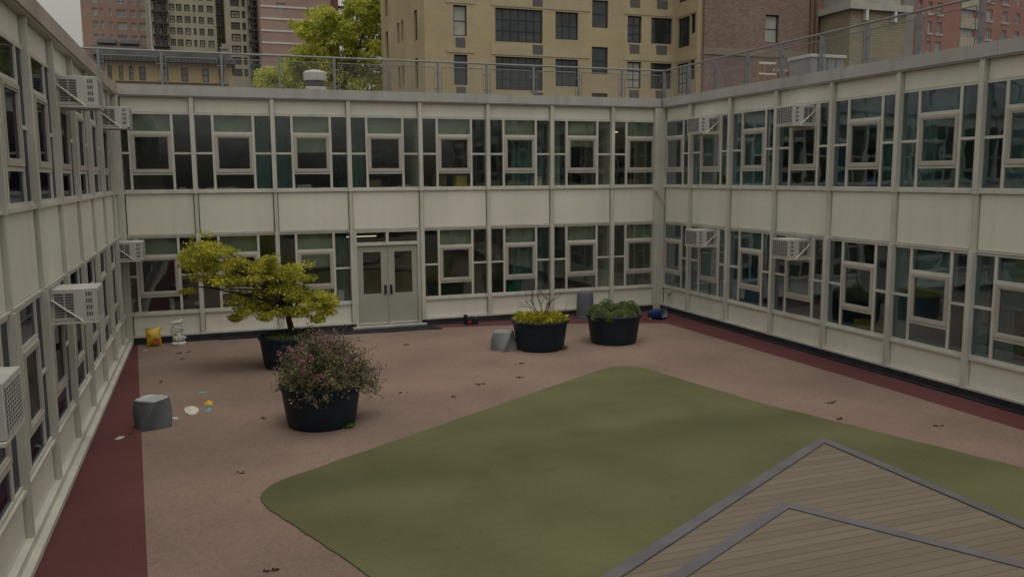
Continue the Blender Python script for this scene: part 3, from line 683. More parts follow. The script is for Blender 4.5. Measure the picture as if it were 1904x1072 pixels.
# ------------------------------------------------------------------ roof things
p = at(586, 150, 5.0); r = empty('roof_vent', (p.x, 5.0, Z0-.15), 'mushroom-shaped grey metal exhaust vent on the roof in front of the tree', 'roof vent')
top = at(586, 130, 5.0).z-(Z0-.15)
rr = (at(608, 145, 5).x-at(565, 145, 5).x)/2
smooth_sharp(MB().lathe([(rr*.98, top-.34), (rr*1.0, top-.30), (rr*1.0, top-.10), (rr*.92, top-.06), (rr*.5, top-.015), (rr*.15, top)], 32).build('cap', M['ac'], r))
smooth_sharp(MB().lathe([(rr*.72, top-.52), (rr*.8, top-.36), (rr*.95, top-.342)], 32).build('throat', M['acdark'], r))
MB().box(-rr*.85, rr*.85, -rr*.85, rr*.85, 0, top-.53).build('curb', M['ac'], r)
# silver housing on the right roof
p0 = at(1507, 137, 2.0); p1 = at(1572, 94, 2.0)
r = empty('rooftop_housing', (p0.x, 2.0, p0.z-.6), 'silver metal housing with a white lid behind the right roof railing', 'roof unit')
W_ = p1.x-p0.x; H_ = p1.z-p0.z+.6
MB().box(.04, W_, .04, 1.2, 0, H_*.80).build('body', M['silver'], r)
b = MB()
for k in range(1, 4): b.box(W_*k/4-.01, W_*k/4+.01, .02, .038, 0, H_*.79)
b.build('seam_rib', M['acdark'], r)
MB().box(-.04, W_+.05, -.04, 1.25, H_*.802, H_*.88).build('lid', M['ac'], r, bevel=.02)
# trestles
p0 = at(1408, 148, 3.0); p1 = at(1482, 112, 3.0); W_ = p1.x-p0.x; H_ = p1.z-p0.z
r = empty('work_trestle', (p0.x, 3, p0.z-.5), 'orange and white work trestle on the roof behind the right railing', 'trestle')
b = MB()
for x in (0.0, W_*.47):
    MB().box(x, x+.06, 0, .06, 0, H_+.5).build('upright', M['orange'], r); MB().box(x, x+.06, .7, .76, 0, H_+.45).build('upright', M['orange'], r)
MB().box(W_*.94, W_*.94+.05, .3, .36, 0, H_*.7+.5).build('upright', M['orange'], r)
b = MB().box(.06, W_*.47, .01, .04, H_*.75+.5, H_*.85+.5).box(.06, W_*.47, .01, .04, H_*.25+.5, H_*.33+.5).box(W_*.55, W_*.94, .31, .34, H_*.5+.5, H_*.6+.5)
b.build('crossbar', M['white'], r)
MB().tube([(W_*.5, .35, .5+H_*.05), (W_*.95, .35, .5+H_*.45)], .03, n=4).tube([(W_*.5, .35, .5+H_*.45), (W_*.95, .35, .5+H_*.1)], .03, n=4).build('brace', M['red'], r)

# ------------------------------------------------------------------ buildings beyond
def holes_facade(mb, x0, x1, z0, z1, rects, T, depth=.18):
    rects = [r_[:4] for r_ in rects]
    xs = sorted({x0, x1} | {v for r_ in rects for v in (r_[0], r_[1])}); zs = sorted({z0, z1} | {v for r_ in rects for v in (r_[2], r_[3])})
    xs = [x for x in xs if x0 <= x <= x1]; zs = [z for z in zs if z0 <= z <= z1]
    for j in range(len(zs)-1):
        zc = (zs[j]+zs[j+1])/2; run = None
        for i in range(len(xs)):
            solid = False
            if i < len(xs)-1:
                xc_ = (xs[i]+xs[i+1])/2; solid = not any(a < xc_ < b_ and c < zc < d for a, b_, c, d in rects)
            if solid and run is None: run = xs[i]
            if not solid and run is not None:
                mb.quad(T(run, 0, zs[j]), T(xs[i], 0, zs[j]), T(xs[i], 0, zs[j+1]), T(run, 0, zs[j+1])); run = None
    for a, b_, c, d in rects:
        mb.quad(T(a, 0, c), T(a, depth, c), T(a, depth, d), T(a, 0, d)); mb.quad(T(b_, depth, c), T(b_, 0, c), T(b_, 0, d), T(b_, depth, d))
        mb.quad(T(a, 0, c), T(b_, 0, c), T(b_, depth, c), T(a, depth, c)); mb.quad(T(a, depth, d), T(b_, depth, d), T(b_, 0, d), T(a, 0, d))
def building(name, label, X0, X1, Y0, Y1, zt, front=(), left=(), wallm=None, paned=(1, 2), framem=None, glassm=None, rz=0, depth=.18, zb=-3.4, cat='building', sash=None, blind=.35, fw=.07):
    """box building; front = rects on its -Y face (x along), left = rects on its -X face (y along), world coordinates; every rect a window"""
    r = empty(name, (X0, Y0, 0), label, cat, rz=rz)
    b = MB(); TF = lambda x, d, z: (x-X0, d, z); TL = lambda y, d, z: (d, y-Y0, z)
    holes_facade(b, X0, X1, zb, zt, list(front), TF, depth)
    c = MB(); holes_facade(c, Y0, Y1, zb, zt, list(left), TL, depth)
    n = len(b.v); b.v += c.v; b.f += [tuple(n+i for i in reversed(f)) for f in c.f]
    W, Dp = X1-X0, Y1-Y0
    b.quad((0, 0, zt), (W, 0, zt), (W, Dp, zt), (0, Dp, zt)); b.quad((W, 0, zb), (W, Dp, zb), (W, Dp, zt), (W, 0, zt)); b.quad((W, Dp, zb), (0, Dp, zb), (0, Dp, zt), (W, Dp, zt))
    b.build('wall', wallm, r)
    for T, rs in ((TF, front), (TL, left)):
        for q in rs:
            a, e, c0, d0 = q[:4]; f = MB(); w_, h_ = e-a, d0-c0
            nx, nz = q[4] if len(q) > 4 else paned
            y0, y1 = depth-.07, depth-.005
            f.box(a, e, y0, y1, c0, c0+fw, T); f.box(a, e, y0, y1, d0-fw, d0, T); f.box(a, a+fw, y0, y1, c0+fw, d0-fw, T); f.box(e-fw, e, y0, y1, c0+fw, d0-fw, T)
            for i in range(1, nx): x = a+w_*i/nx; f.box(x-fw*.35, x+fw*.35, y0+.01, y1, c0+fw, d0-fw, T)
            for i in range(1, nz): z = c0+h_*i/nz; f.box(a+fw, e-fw, y0+.012, y1-.002, z-fw*.35, z+fw*.35, T)
            fo = f.build('window', framem, r)
            MB().box(a+.01, e-.01, depth-.03, depth-.002, c0+.01, d0-.01, T).build('pane', glassm if random.random() > blind else M['palepane'], fo)
    return r
M['palepane'] = mat('pane_with_blind', (.36, .37, .34), .25, .12, 1.5)
M['darkpane'] = far_glass('dark_pane', (.035, .045, .05)); M['greypane'] = far_glass('grey_pane', (.15, .16, .16))
M['darkframe'] = mat('dark_steel_frame', (.03, .035, .04), .5, .1, 3); M['whiteframe'] = mat('white_frame', (.40, .40, .38), .5, .05, 3); M['brownframe'] = mat('brown_frame', (.09, .075, .06), .6, .1, 3)
redb2 = brick('red_brick_block', (.32, .135, .105), (.35, .155, .12), (.33, .19, .15), .3, .1, .08)
tanb = brick('tan_brick', (.43, .35, .215), (.47, .39, .24), (.43, .37, .25), .22, .075, .10)
lint = mat('pale_lintel_brick', (.45, .385, .255), .9, .08, 1)
brown = brick('brown_brick', (.17, .115, .095), (.27, .185, .155), (.32, .26, .23), .24, .08, .14)
beigeb = brick('beige_brick', (.30, .265, .18), (.36, .32, .22), (.22, .19, .13), .6, .16, .1)
redb = brick('red_brick_tower', (.35, .215, .175), (.38, .24, .195), (.36, .26, .22), .3, .1, .08)  # far tower brick, paled by haze put into its colour
pinkb = brick('hazed_red_brick', (.36, .235, .20), (.39, .265, .225), (.37, .27, .235), .3, .1, .08)  # distance haze put into this tower's brick colour too
beige2 = brick('sandy_brick', (.42, .385, .29), (.45, .41, .31), (.42, .38, .29), .3, .1, .1)  # sandy tower brick, likewise lightened with haze in the colour
yelb = brick('yellow_brick', (.50, .36, .18), (.54, .40, .21), (.48, .37, .23), .25, .08, .08)

# tan apartment house (front at Y=32)
YT = 32.0
def rc(u0, v0, u1, v1, Y, pn=None):
    a = at(u0, (v0+v1)/2, Y); b_ = at(u1, (v0+v1)/2, Y); um = (u0+u1)/2
    zt, zb = at(um, v0, Y).z, at(um, v1, Y).z
    return (a.x, b_.x, zb, zt) + ((pn,) if pn else ())
x0 = at(790, 90, YT).x; x1 = at(1257, 90, YT).x
fl = at(960, 62, YT).z-at(960, 151, YT).z       # storey height
FR = [rc(843, 10, 868, 67, YT, (1, 2)), rc(921, 17, 1009, 79, YT, (6, 3)), rc(1033, 23, 1075, 74, YT, (3, 2)), rc(1101, 1, 1131, 52, YT, (1, 2)),
      rc(1167, 30, 1193, 80, YT, (2, 3)), rc(1211, 34, 1250, 82, YT, (3, 2))]
base = list(FR); FR = []
for k in (1, 0, -1, -2):
    for (a, b_, c, d, pn) in base:
        FR.append((a, b_, c+fl*k, d+fl*k, pn))
def lc(u0, v0, u1, v1, X):       # rect on the x = X plane
    def ax(u, v): d = ray(u, v); return CAM+d*((X-CAM.x)/d.x)
    a, b_ = ax(u1, (v0+v1)/2), ax(u0, (v0+v1)/2); um = (u0+u1)/2
    return (a.y, b_.y, ax(um, v1).z, ax(um, v0).z, (1, 2))
LF = [lc(717, 59, 722, 109, x0), lc(738.5, 43, 742.5, 82, x0), lc(746, 38, 750, 77, x0), lc(769.5, 19, 775.5, 77, x0)]
LF = [(a, b_, c+fl*k, d+fl*k, pn) for k in (1, 0, -1, -2) for (a, b_, c, d, pn) in LF]
tan = building('apartment_building', 'tan brick apartment house with dark steel grid windows, filling the middle of the skyline', x0, x1, YT, 46.0, 30, FR, LF, tanb, framem=M['darkframe'], glassm=M['darkpane'], depth=.22, blind=.22)
b = MB(); a_ = MB(); g_ = MB()
for k in (1, 0, -1, -2):
    for i in ((1, 2), (4, 5)):
        p, q = base[i[0]], base[i[1]]; MB().box(p[0]-x0-.3, q[1]-x0+(.9 if i[0] == 1 else .0), -.035, -.002, q[3]+.12+fl*k, q[3]+.75+fl*k).build('lintel_band', lint, tan)
    p = base[0]; MB().box(p[0]-x0-.5, p[1]-x0+.5, -.035, -.002, p[3]+.12+fl*k, p[3]+.5+fl*k).build('lintel_band', lint, tan)
for k in (1, 0, -1):
    for (i, f0, f1) in ((0, .15, .85), (1, .78, 1.), (4, .15, .85), (5, .25, .75)):
        p = base[i]; w_ = p[1]-p[0]
        g_ = MB().box(p[0]-x0+w_*f0, p[0]-x0+w_*f1, -.04, -.003, p[2]-.75+fl*k, p[2]-.12+fl*k)
        g_.build('wall_vent', mat_v, tan) if 'mat_v' in globals() else None
        if 'mat_v' not in globals():
            mat_v = mat('grey_vent_grille', (.12, .115, .11), .6, .1, 20); g_.build('wall_vent', mat_v, tan)
# projecting side wing of the tan house: its left face is seen
WX = x1
def onx(u, v, X): d = ray(u, v); return CAM+d*((X-CAM.x)/d.x)
LW = [lc(1260, 33, 1282, 88, WX), lc(1284, 26, 1293, 62, WX)]
LW = [(a, b_, c+fl*k, d+fl*k, (3, 3)) for k in (1, 0, -1) for (a, b_, c, d, pn) in LW]
YW = onx(1297, 60, WX).y
wing = building('apartment_building', 'narrow tan brick wing with corner windows between the tan house and the brown brick block', WX+.002, WX+1.2, YW, YT+.6, 30, (), LW, tanb, framem=M['darkframe'], glassm=M['darkpane'], depth=.2, blind=.1)
b = MB()
for k in (1, 0, -1):
    z = LW[2][3]+.12+fl*k; MB().box(-.035, -.002, .15, YT-YW-.05, z, z+.62).build('lintel_band', lint, wing)
# brown block
BX0 = WX+.36; BX1 = at(1521, 60, YW-.3).x; YB = YW-.3
br_r = [rc(1423, 28, 1448, 80, YB, (1, 2)), rc(1422, -60, 1447, -10, YB, (1, 2))]
bb = building('brick_building', 'brown brick block with one sash window and a pale stone band', BX0, BX1, YB, YB+12, 30, br_r, (), brown, framem=M['darkframe'], glassm=M['greypane'], depth=.25, blind=.6)
z = at(1303, 88, YB).z; MB().box(-.05, BX1-BX0, -.06, -.003, z-.45, z).build('stone_band', mat('pale_stone_band', (.26, .215, .165), .8, .1, 1), bb)
b = MB()
for u in (1504, 1512): x = at(u, 60, YB).x-BX0; b.box(x, x+.12, -.1, -.003, -3, 30)
b.build('downpipe', mat('rusty_brown_pipe', (.15, .08, .055), .7, .2, 3), bb)
# beige penthouse with white parapet
PX0 = at(1582, 20, 26).x; PX1 = at(1686, 20, 26).x; zt = at(1582, 12, 26).z
PY1 = onx(1521, 30, PX0).y
ph = building('brick_building', 'beige brick block with a white parapet, corner towards the courtyard', PX0, PX1, 26, PY1+.5, zt-.2, (), (), beigeb, framem=M['whiteframe'], glassm=M['greypane'])
b = MB().box(-.35, PX1-PX0+.2, -.35, PY1+.5-26, zt-.2, zt+.25); b.build('parapet', mat('white_parapet', (.42, .41, .38), .8, .08, 1), ph)
MB().box(.3, PX1-PX0-.3, .3, PY1-26, zt+.252, zt+5).build('upper_storey', mat('pale_upper_wall', (.34, .33, .29), .85, .1, 1), ph)
b = MB()
for u in (1607, 1660): x = at(u, 20, 26).x-PX0; b.box(x-.1, x+.1, -.34, -.004, zt-.9, zt-.203)
b.build('scupper', M['white'], ph)
# red tower, right
def far_block(name, label, u0, u1, Y, zt, cols, rows, wallm, framem, glassm, paned=(1, 2), rz=0, blind=.4, fw=.1, Dp=14, v0=None, depth=.2):
    """cols: (u_centre, width_px); rows: (v_centre, height_px)"""
    vm = 60; X0 = at(u0, vm, Y).x; X1 = at(u1, vm, Y).x; rs = []
    for (uc, wp) in cols:
        if Y > 80: wp *= 1.3
        a = at(uc-wp/2, vm, Y).x; b_ = at(uc+wp/2, vm, Y).x
        for (vc, hp) in rows:
            if Y > 80: hp *= 1.15
            um = (u0+u1)/2; rs.append((a, b_, at(um, vc+hp/2, Y).z, at(um, vc-hp/2, Y).z, paned if wp > 6 else (1, 2)))
    return building(name, label, X0, X1, Y, Y+Dp, zt, rs, (), wallm, framem=framem, glassm=glassm, rz=rz, blind=blind, fw=fw, depth=depth), X0, X1
rt, X0r, X1r = far_block('apartment_building', 'red brick apartment block with white-silled windows at the far right', 1668, 1965, 52, 60,
    [(1716, 9), (1738, 9), (1759, 12), (1822, 30), (1870, 13), (1905, 13), (1935, 10)], [(17+36*k, 20) for k in range(-1, 5)], redb2, M['whiteframe'], M['greypane'], (2, 2), rz=R(8), blind=.3)
b = MB()
for (uc, wp) in [(1716, 9), (1738, 9), (1759, 12), (1870, 13), (1905, 13)]:
    for k in range(-1, 5):
        a = at(uc-wp/2, 60, 52).x-X0r; e = at(uc+wp/2, 60, 52).x-X0r; z = at(1816, 28+36*k, 52).z; b.box(a-.15, e+.15, -.08, -.003, z-.25, z-.02)
b.build('sill', M['whiteframe'], rt)
a = at(1806, 60, 52).x-X0r; e = at(1849, 60, 52).x-X0r
b = MB()
for k in range(-1, 4): z = at(1816, 28+36*k, 52).z; b.box(a-.1, e+.1, -.12, -.003, z-1.2, z-.05)
b.build('bay_panel', beige2, rt)
b = MB(); a = at(1668, 60, 52).x-X0r; e = at(1694, 60, 52).x-X0r; b.box(a-.6, a+(e-a)*.55, -1.2, -.004, -3, 60); b.build('side_bay', M['greypane'] if False else mat('pale_bay_wall', (.25, .24, .22), .8, .1, 1), rt)

# far left towers
far1, fx0, fx1 = far_block('apartment_tower', 'red-brown brick tower at the far left of the skyline with a grey ledge', 153, 272, 110, 80,
    [(179, 8), (191.5, 4), (208, 4), (228, 14), (249.5, 8), (266, 9)], [(24+24*k-72, 12) for k in range(0, 8)], redb, M['whiteframe'], M['greypane'], (2, 2), blind=.45, fw=.14)
fx2 = at(280, 60, 110).x
b = MB().box(fx1-fx0, fx2-fx0, -.3, 14, -3.4, 80); b.build('edge_pier', beige2, far1)
b = MB().tube([(fx2-fx0+.35, -.4, -3), (fx2-fx0+.35, -.4, 80)], .35, n=8); b.build('white_pipe', M['white'], far1)
z = at(215, 89, 110).z; MB().box(1.0, fx1-fx0, -1.6, -.004, z-1.1, z).build('ledge', M['roof'], far1)
b = MB(); 
for u in (198, 240): 
    x = at(u, 70, 110).x-fx0; b.box(x-1.2, x+1.2, -.9, -.004, at(215, 82, 110).z, at(215, 75, 110).z)
b.build('balcony', M['rail'], far1)
far2, gx0, gx1 = far_block('apartment_tower', 'sandy brick tower with black fire escapes, second from the left of the skyline', 284, 403, 100, 76,
    [(292, 6), (306, 7), (321.5, 7), (335, 8), (350, 8), (363, 4), (375.6, 7), (392, 8)], [(15+21.7*k-65, 11) for k in range(0, 8)], beige2, M['brownframe'], M['greypane'], (1, 2), blind=.35, fw=.12)
iron = mat('black_iron', (.085, .088, .095), .7, .2, 2)
def fire_escape(par, xa, xb, zs, H=1.1, out=1.3):
    for i, z in enumerate(zs):
        b = MB().box(xa, xb, -out, -.01, z-.12, z)
        b.box(xa, xb, -out, -out+.07, z+H-.09, z+H).box(xa, xb, -out, -out+.06, z+H*.5-.04, z+H*.5+.04)
        n = max(3, int((xb-xa)/.55))
        for k in range(n+1): x = xa+(xb-xa)*k/n; b.box(x-.045, x+.045, -out, -out+.07, z+.002, z+H-.1)
        if i+1 < len(zs): b.tube([(xa+.4, -out*.6, z), (xb-.5, -out*.6, zs[i+1])], .10, n=4)
        b.build('fire_escape', iron, par)
zs = [at(300, 23+21.7*k-44, 100).z for k in range(5, -1, -1)]
fire_escape(far2, at(284, 60, 100).x-gx0, at(315, 60, 100).x-gx0, zs, 1.3)
far3, hx0, hx1 = far_block('apartment_tower', 'dark tower standing in for the shaded recess beside the sandy tower', 400, 424, 112, 70, [(406, 5), (415, 5)], [(15+21.7*k-44, 12) for k in range(0, 6)], mat('recess_shade_brick', (.19, .19, .18), .9, .15, .5), M['brownframe'], M['greypane'], fw=.12)  # fills the dark gap between towers, recess shade put into its brick colour
far4, jx0, jx1 = far_block('apartment_tower', 'brownish tower of paired windows with fire escapes left of the pink brick tower', 421, 487, 94, 70,
    [(438.6, 13), (454.5, 5), (473, 9)], [(28+21.5*k-43, 12) for k in range(0, 8)], beige2, M['brownframe'], M['darkpane'], (2, 2), blind=.2, fw=.14)
zs = [at(473, 36+21.5*k-43, 94).z for k in range(7, -1, -1)]
fire_escape(far4, at(462, 60, 94).x-jx0, at(486, 60, 94).x-jx0, zs, 1.3)
far5, kx0, kx1 = far_block('apartment_tower', 'pink-red brick tower with thin white floor bands behind the green tree', 486, 616, 88, 70, [(524, 14)], [(15, 13), (-60, 13)], pinkb, M['whiteframe'], M['palepane'], (1, 1), fw=.14)
b = MB()
for k in range(-3, 7): z = at(550, 15+22.3*k, 88).z; b.box(0.0, kx1-kx0, -.06, -.003, z-.10, z+.10)
b.build('floor_band', M['white'], far5)
b = MB(); xk = kx1-kx0
b.box(xk, xk+1.0, .2, 13, -3, 70); b.build('shaded_return', mat('painted_shade_return', (.16, .075, .065), .9, .1, 1), far5)  # shaded edge of the tower, its shade painted in as a darker red
b = MB()
for v in (10, 32, 55): z = at(628, v, 88).z; b.box(xk+1.0, xk+2.6, .3, 1.6, z-.12, z).box(xk+1.0, xk+2.6, .3, .36, z+.9, z+1.0)
b.build('balcony', iron, far5)
# low yellow house
yw, yx0, yx1 = far_block('row_house', 'low yellow brick house with a grey cornice just above the back roof', 190, 428, 30, at(310, 118, 30).z,
    [(199, 8), (220, 8), (239, 8), (260, 12), (302, 13), (339, 13), (378, 12), (408, 9)], [(138, 26)], yelb, M['brownframe'], M['greypane'], (1, 2), blind=.5, fw=.05, Dp=10)
zc0 = at(310, 118, 30).z; zc1 = at(310, 98, 30).z
b = MB().box(-.25, yx1-yx0+.2, -.45, 10, zc0+.002, zc0+(zc1-zc0)*.55).box(-.05, yx1-yx0, -.2, 10, zc0+(zc1-zc0)*.55+.002, zc1)
b.build('cornice', mat('weathered_grey_cornice', (.13, .13, .12), .85, .25, .8), yw)
b = MB()
for k in range(34): x = (yx1-yx0)*k/33; b.box(x-.05, x+.05, -.62, -.452, zc0+.03, zc0+.35)
b.build('cornice_bracket', mat('cornice_brackets', (.10, .10, .095), .85, .2, 1), yw)
b = MB().box(.5, yx1-yx0-.2, -.04, -.003, at(310, 153, 30).z-.09, at(310, 153, 30).z); b.build('string_course', M['brownframe'], yw)
# neighbour roof boxes
p = at(432, 96, 60); 
tw = MB().box(-.32, .32, 0, .9, -16, .0).box(-.40, .40, -.08, .98, .002, .15).box(-.2, .2, .2, .7, .152, .5).build('chimney', mat('pale_render', (.30, .29, .26), .85, .1, 1), None, loc=(at(430, 96, 60).x-0.6, 60, at(430, 92, 60).z))
tag(tw, 'slim pale chimney in front of the brownish tower with fire escapes', 'chimney')

# ------------------------------------------------------------------ foliage helpers
def rand_dir():
    while True:
        v = Vector((random.uniform(-1, 1), random.uniform(-1, 1), random.uniform(-1, 1)))
        if .05 < v.length < 1: return v.normalized()
def leaf_clump(mb, c, r, n, L, W, shell=.55, droop=0.):
    c = Vector(c)
    for _ in range(n):
        d = rand_dir(); t = random.random()**(1-shell)*.95+.05*random.random()
        p = c+Vector((d.x*r[0]*t, d.y*r[1]*t, d.z*r[2]*t)); q = (d*.6+rand_dir()); q.z -= droop
        s = random.uniform(.7, 1.3); mb.leaf(p, q, L*s, W*s)
# big spring tree behind the roof
def big_tree():
    Y = 51.0; base = at(640, 160, Y); r = empty('tree', (base.x, Y, -3.4), 'tall tree in fresh yellow-green leaf between the pink tower and the tan house', 'tree')
    P = lambda u, v, dy=0: at(u, v, Y+dy)-Vector((base.x, Y, -3.4))
    b = MB(); root = Vector((0, 0, 0)); fork = P(640, 190); fork.y = 0
    b.tube([root, fork*.5, fork], [.6, .5, .42], n=9)
    limbs = []
    for (u, v, dy) in ((560, 60, 1), (600, 50, -1), (640, 40, 1.5), (668, 20, -.5), (695, 10, 1), (540, 110, -1), (700, 60, -1.5), (520, 140, 1.2), (600, 110, -2), (690, 110, 1), (655, 90, -1)):
        e = P(u, v, dy); mid = fork.lerp(e, .5)+Vector((random.uniform(-.3, .3), random.uniform(-.3, .3), .3))
        b.tube([fork, mid, e], [.24, .13, .04], n=6); limbs.append((mid, e))
        for _ in range(5):
            t = random.uniform(.3, .95); s = mid.lerp(e, t); q = s+rand_dir()*random.uniform(.5, 1.1); b.tube([s, (s+q)/2+rand_dir()*.08, q], [.035, .02, .008], n=4)
    b.build('trunk', M['bark'], r, smooth=True)
    c = MB()
    pads = [(530, 140, 34), (515, 158, 30), (548, 125, 36), (570, 100, 36), (545, 165, 36), (575, 140, 38), (590, 165, 36), (545, 48, 34), (580, 40, 36), (607, 28, 26), (640, 52, 36), (668, 36, 34), (690, 18, 32), (708, 8, 26), (703, 45, 30), (560, 80, 40), (600, 80, 42), (640, 90, 40), (680, 80, 36), (706, 85, 26), (530, 112, 32), (565, 118, 38), (605, 125, 40),
            (650, 130, 40), (690, 125, 34), (508, 146, 26), (540, 150, 36), (580, 158, 38), (625, 160, 36), (670, 160, 36), (700, 155, 26), (520, 165, 30), (560, 190, 40), (620, 195, 45), (680, 190, 40), (655, 12, 20), (716, 30, 20), (725, 70, 24), (728, 120, 28)]
    for (u, v, rp) in pads:
        if u < 600 and v < 135: u += 20; rp *= .82
        if u < 560 and v >= 135: u -= 4
        R0 = rp*.046
        for j in range(11):
            ctr = P(u+random.uniform(-rp, rp)*.75, v+random.uniform(-rp, rp)*.6, random.uniform(-2.6, 2.6)); rr_ = R0*random.uniform(.25, .55)
            leaf_clump(c, ctr, (rr_*1.25, rr_*1.25, rr_*.7), 170, .20, .14, .4, droop=.3)
    c.build('crown', M['treeleaf'], r)
big_tree()

# ------------------------------------------------------------------ planters
PR, PB, PH = .675, .545, .70
def make_planter(label):
    r = empty('planter', (0, 0, G), label, 'planter', 'round dark planters in the courtyard')
    b = MB(); b.lathe([(PB-.03, 0), (PB, .02), (PB+.02, .10), (PR-.035, PH-.075), (PR-.01, PH-.07), (PR, PH-.055), (PR, PH-.012), (PR-.015, PH), (PR-.045, PH), (PR-.055, PH-.02), (PR-.07, PH-.14)], 56, cap1=False)
    smooth_sharp(b.build('tub', M['planter'], r), 40)
    b = MB()
    rings = [(PR-.075, PH-.11)] + [(PR*.75, PH-.085), (PR*.4, PH-.06), (.05, PH-.05)]
    b.lathe(rings, 32, cap0=False); smooth_sharp(b.build('soil', M['soil'], r))
    return r
PL = {'maple': (4.02, -3.95), 'shrub': (4.09, -8.60), 'yellow': (9.72, -4.20), 'mound': (11.68, -4.12)}
pl0 = make_planter('dark round planter holding the small maple tree, behind the flowering shrub'); pl0.location = (*PL['maple'], G)
copy_tree(pl0, (*PL['shrub'], G), 1., 'dark round planter nearest the turf, overflowing with the pink-flowered shrub')
copy_tree(pl0, (*PL['yellow'], G), 2., 'dark round planter of yellow foliage beside the light grey stool')
copy_tree(pl0, (*PL['mound'], G), 3., 'dark round planter filled with low green mounds, near the back right corner')

# maple
def maple():
    Y = PL['maple'][1]; o = Vector((PL['maple'][0], Y, G+PH-.08))
    r = empty('maple_tree', o, 'small leaning maple with tiers of yellow-green leaves in a dark planter', 'tree')
    P = lambda u, v, dy=0: at(u, v, Y+dy)-o
    b = MB(); t0 = P(546, 640); t0.y = 0; t0.z = -.05; f1 = P(538, 598); f2 = P(531, 560)
    b.tube([t0+Vector((.0, 0, 0)), P(545, 622), f1, f2], [.085, .07, .062, .055], n=10)
    tips = [(400, 470, .2), (360, 470, -.2), (430, 500, .4), (345, 530, 0), (480, 500, .2), (470, 540, -.4), (600, 560, .3), (620, 575, -.2), (575, 545, -.5), (440, 585, -.2), (500, 570, -.6), (560, 590, .4), (500, 480, .2), (395, 535, .3), (545, 530, .5), (385, 450, 0)]
    for (u, v, dy) in tips:
        e = P(u, v, dy); s = f1.lerp(f2, random.uniform(.3, 1)); d = e-s
        p1 = s+d*.33+Vector((0, 0, .12+.1*random.random())); p2 = s+d*.7+Vector((random.uniform(-.08, .08), random.uniform(-.08, .08), .10))
        b.tube([s, p1, p2, e], [.034, .025, .016, .006], n=6)
        for _ in range(6):
            a = s.lerp(e, random.uniform(.35, 1))+Vector((0, 0, .08)); q = a+Vector((random.uniform(-.3, .3), random.uniform(-.3, .3), random.uniform(-.06, .16))); b.tube([a, (a+q)/2+Vector((0, 0, .03)), q], [.01, .007, .003], n=4)
    b.build('trunk', M['bark'], r, smooth=True)
    c = MB()
    pads = [(385, 452, 30, 12), (365, 472, 34, 15), (415, 470, 34, 13), (350, 492, 26, 12), (388, 492, 34, 14), (430, 492, 36, 14), (372, 516, 36, 13), (405, 522, 34, 13), (350, 540, 20, 5), (440, 520, 30, 12), (478, 500, 34, 12), (500, 490, 26, 12), (470, 522, 34, 14),
            (510, 515, 34, 15), (535, 500, 26, 10), (560, 520, 24, 10), (490, 545, 34, 14), (530, 540, 34, 16), (560, 548, 30, 12), (600, 548, 24, 9), (612, 562, 24, 13), (585, 565, 30, 13), (600, 582, 26, 12), (560, 578, 34, 13), (520, 575, 34, 14), (480, 572, 32, 12),
            (455, 575, 24, 10), (438, 590, 15, 6), (495, 588, 20, 7), (590, 592, 16, 6), (498, 482, 16, 8), (345, 478, 18, 10), (450, 545, 22, 9)]
    for (u, v, ru, rv) in pads:
        for dy in (-.5, -.1, .3, .65):
            if random.random() < .3: continue
            cc = P(u+random.uniform(-.35, .35)*ru, v+random.uniform(-.4, .4)*rv, dy+random.uniform(-.15, .15)); k = .0118
            leaf_clump(c, cc, (ru*k*.74, .26, rv*k*.66), 260, .052, .032, .35, droop=.5)
    for _ in range(95):
        u, v = random.choice(((395, 490), (380, 475), (430, 505), (480, 515), (520, 525), (555, 545), (500, 555), (545, 570), (590, 568), (470, 560), (530, 500)))
        cc = P(u+random.gauss(0, 22), v+random.gauss(0, 16), random.uniform(-.6, .7)); q = random.uniform(.06, .15)
        leaf_clump(c, cc, (q*1.5, q*1.3, q*.7), 75, .052, .032, .3, droop=.4)
    c.build('crown', M['maple'], r)
maple()
m_ = MB(); 
for k in range(260):
    a = random.uniform(0, 6.28); q = random.uniform(0, .5); m_.leaf((q*math.cos(a)-.1, q*math.sin(a), -.03+.05*random.random()), Vector((random.uniform(-1, 1), random.uniform(-1, 1), 1.2)), .06, .04)
m_.blob((-.12, 0, -.05), (.42, .42, .085), 16, 7, .1)
tag(m_.build('ground_moss', M['moss'], None, smooth=True, loc=(PL['maple'][0], PL['maple'][1], G+PH-.07)), 'mossy green cover round the maple trunk', 'moss')

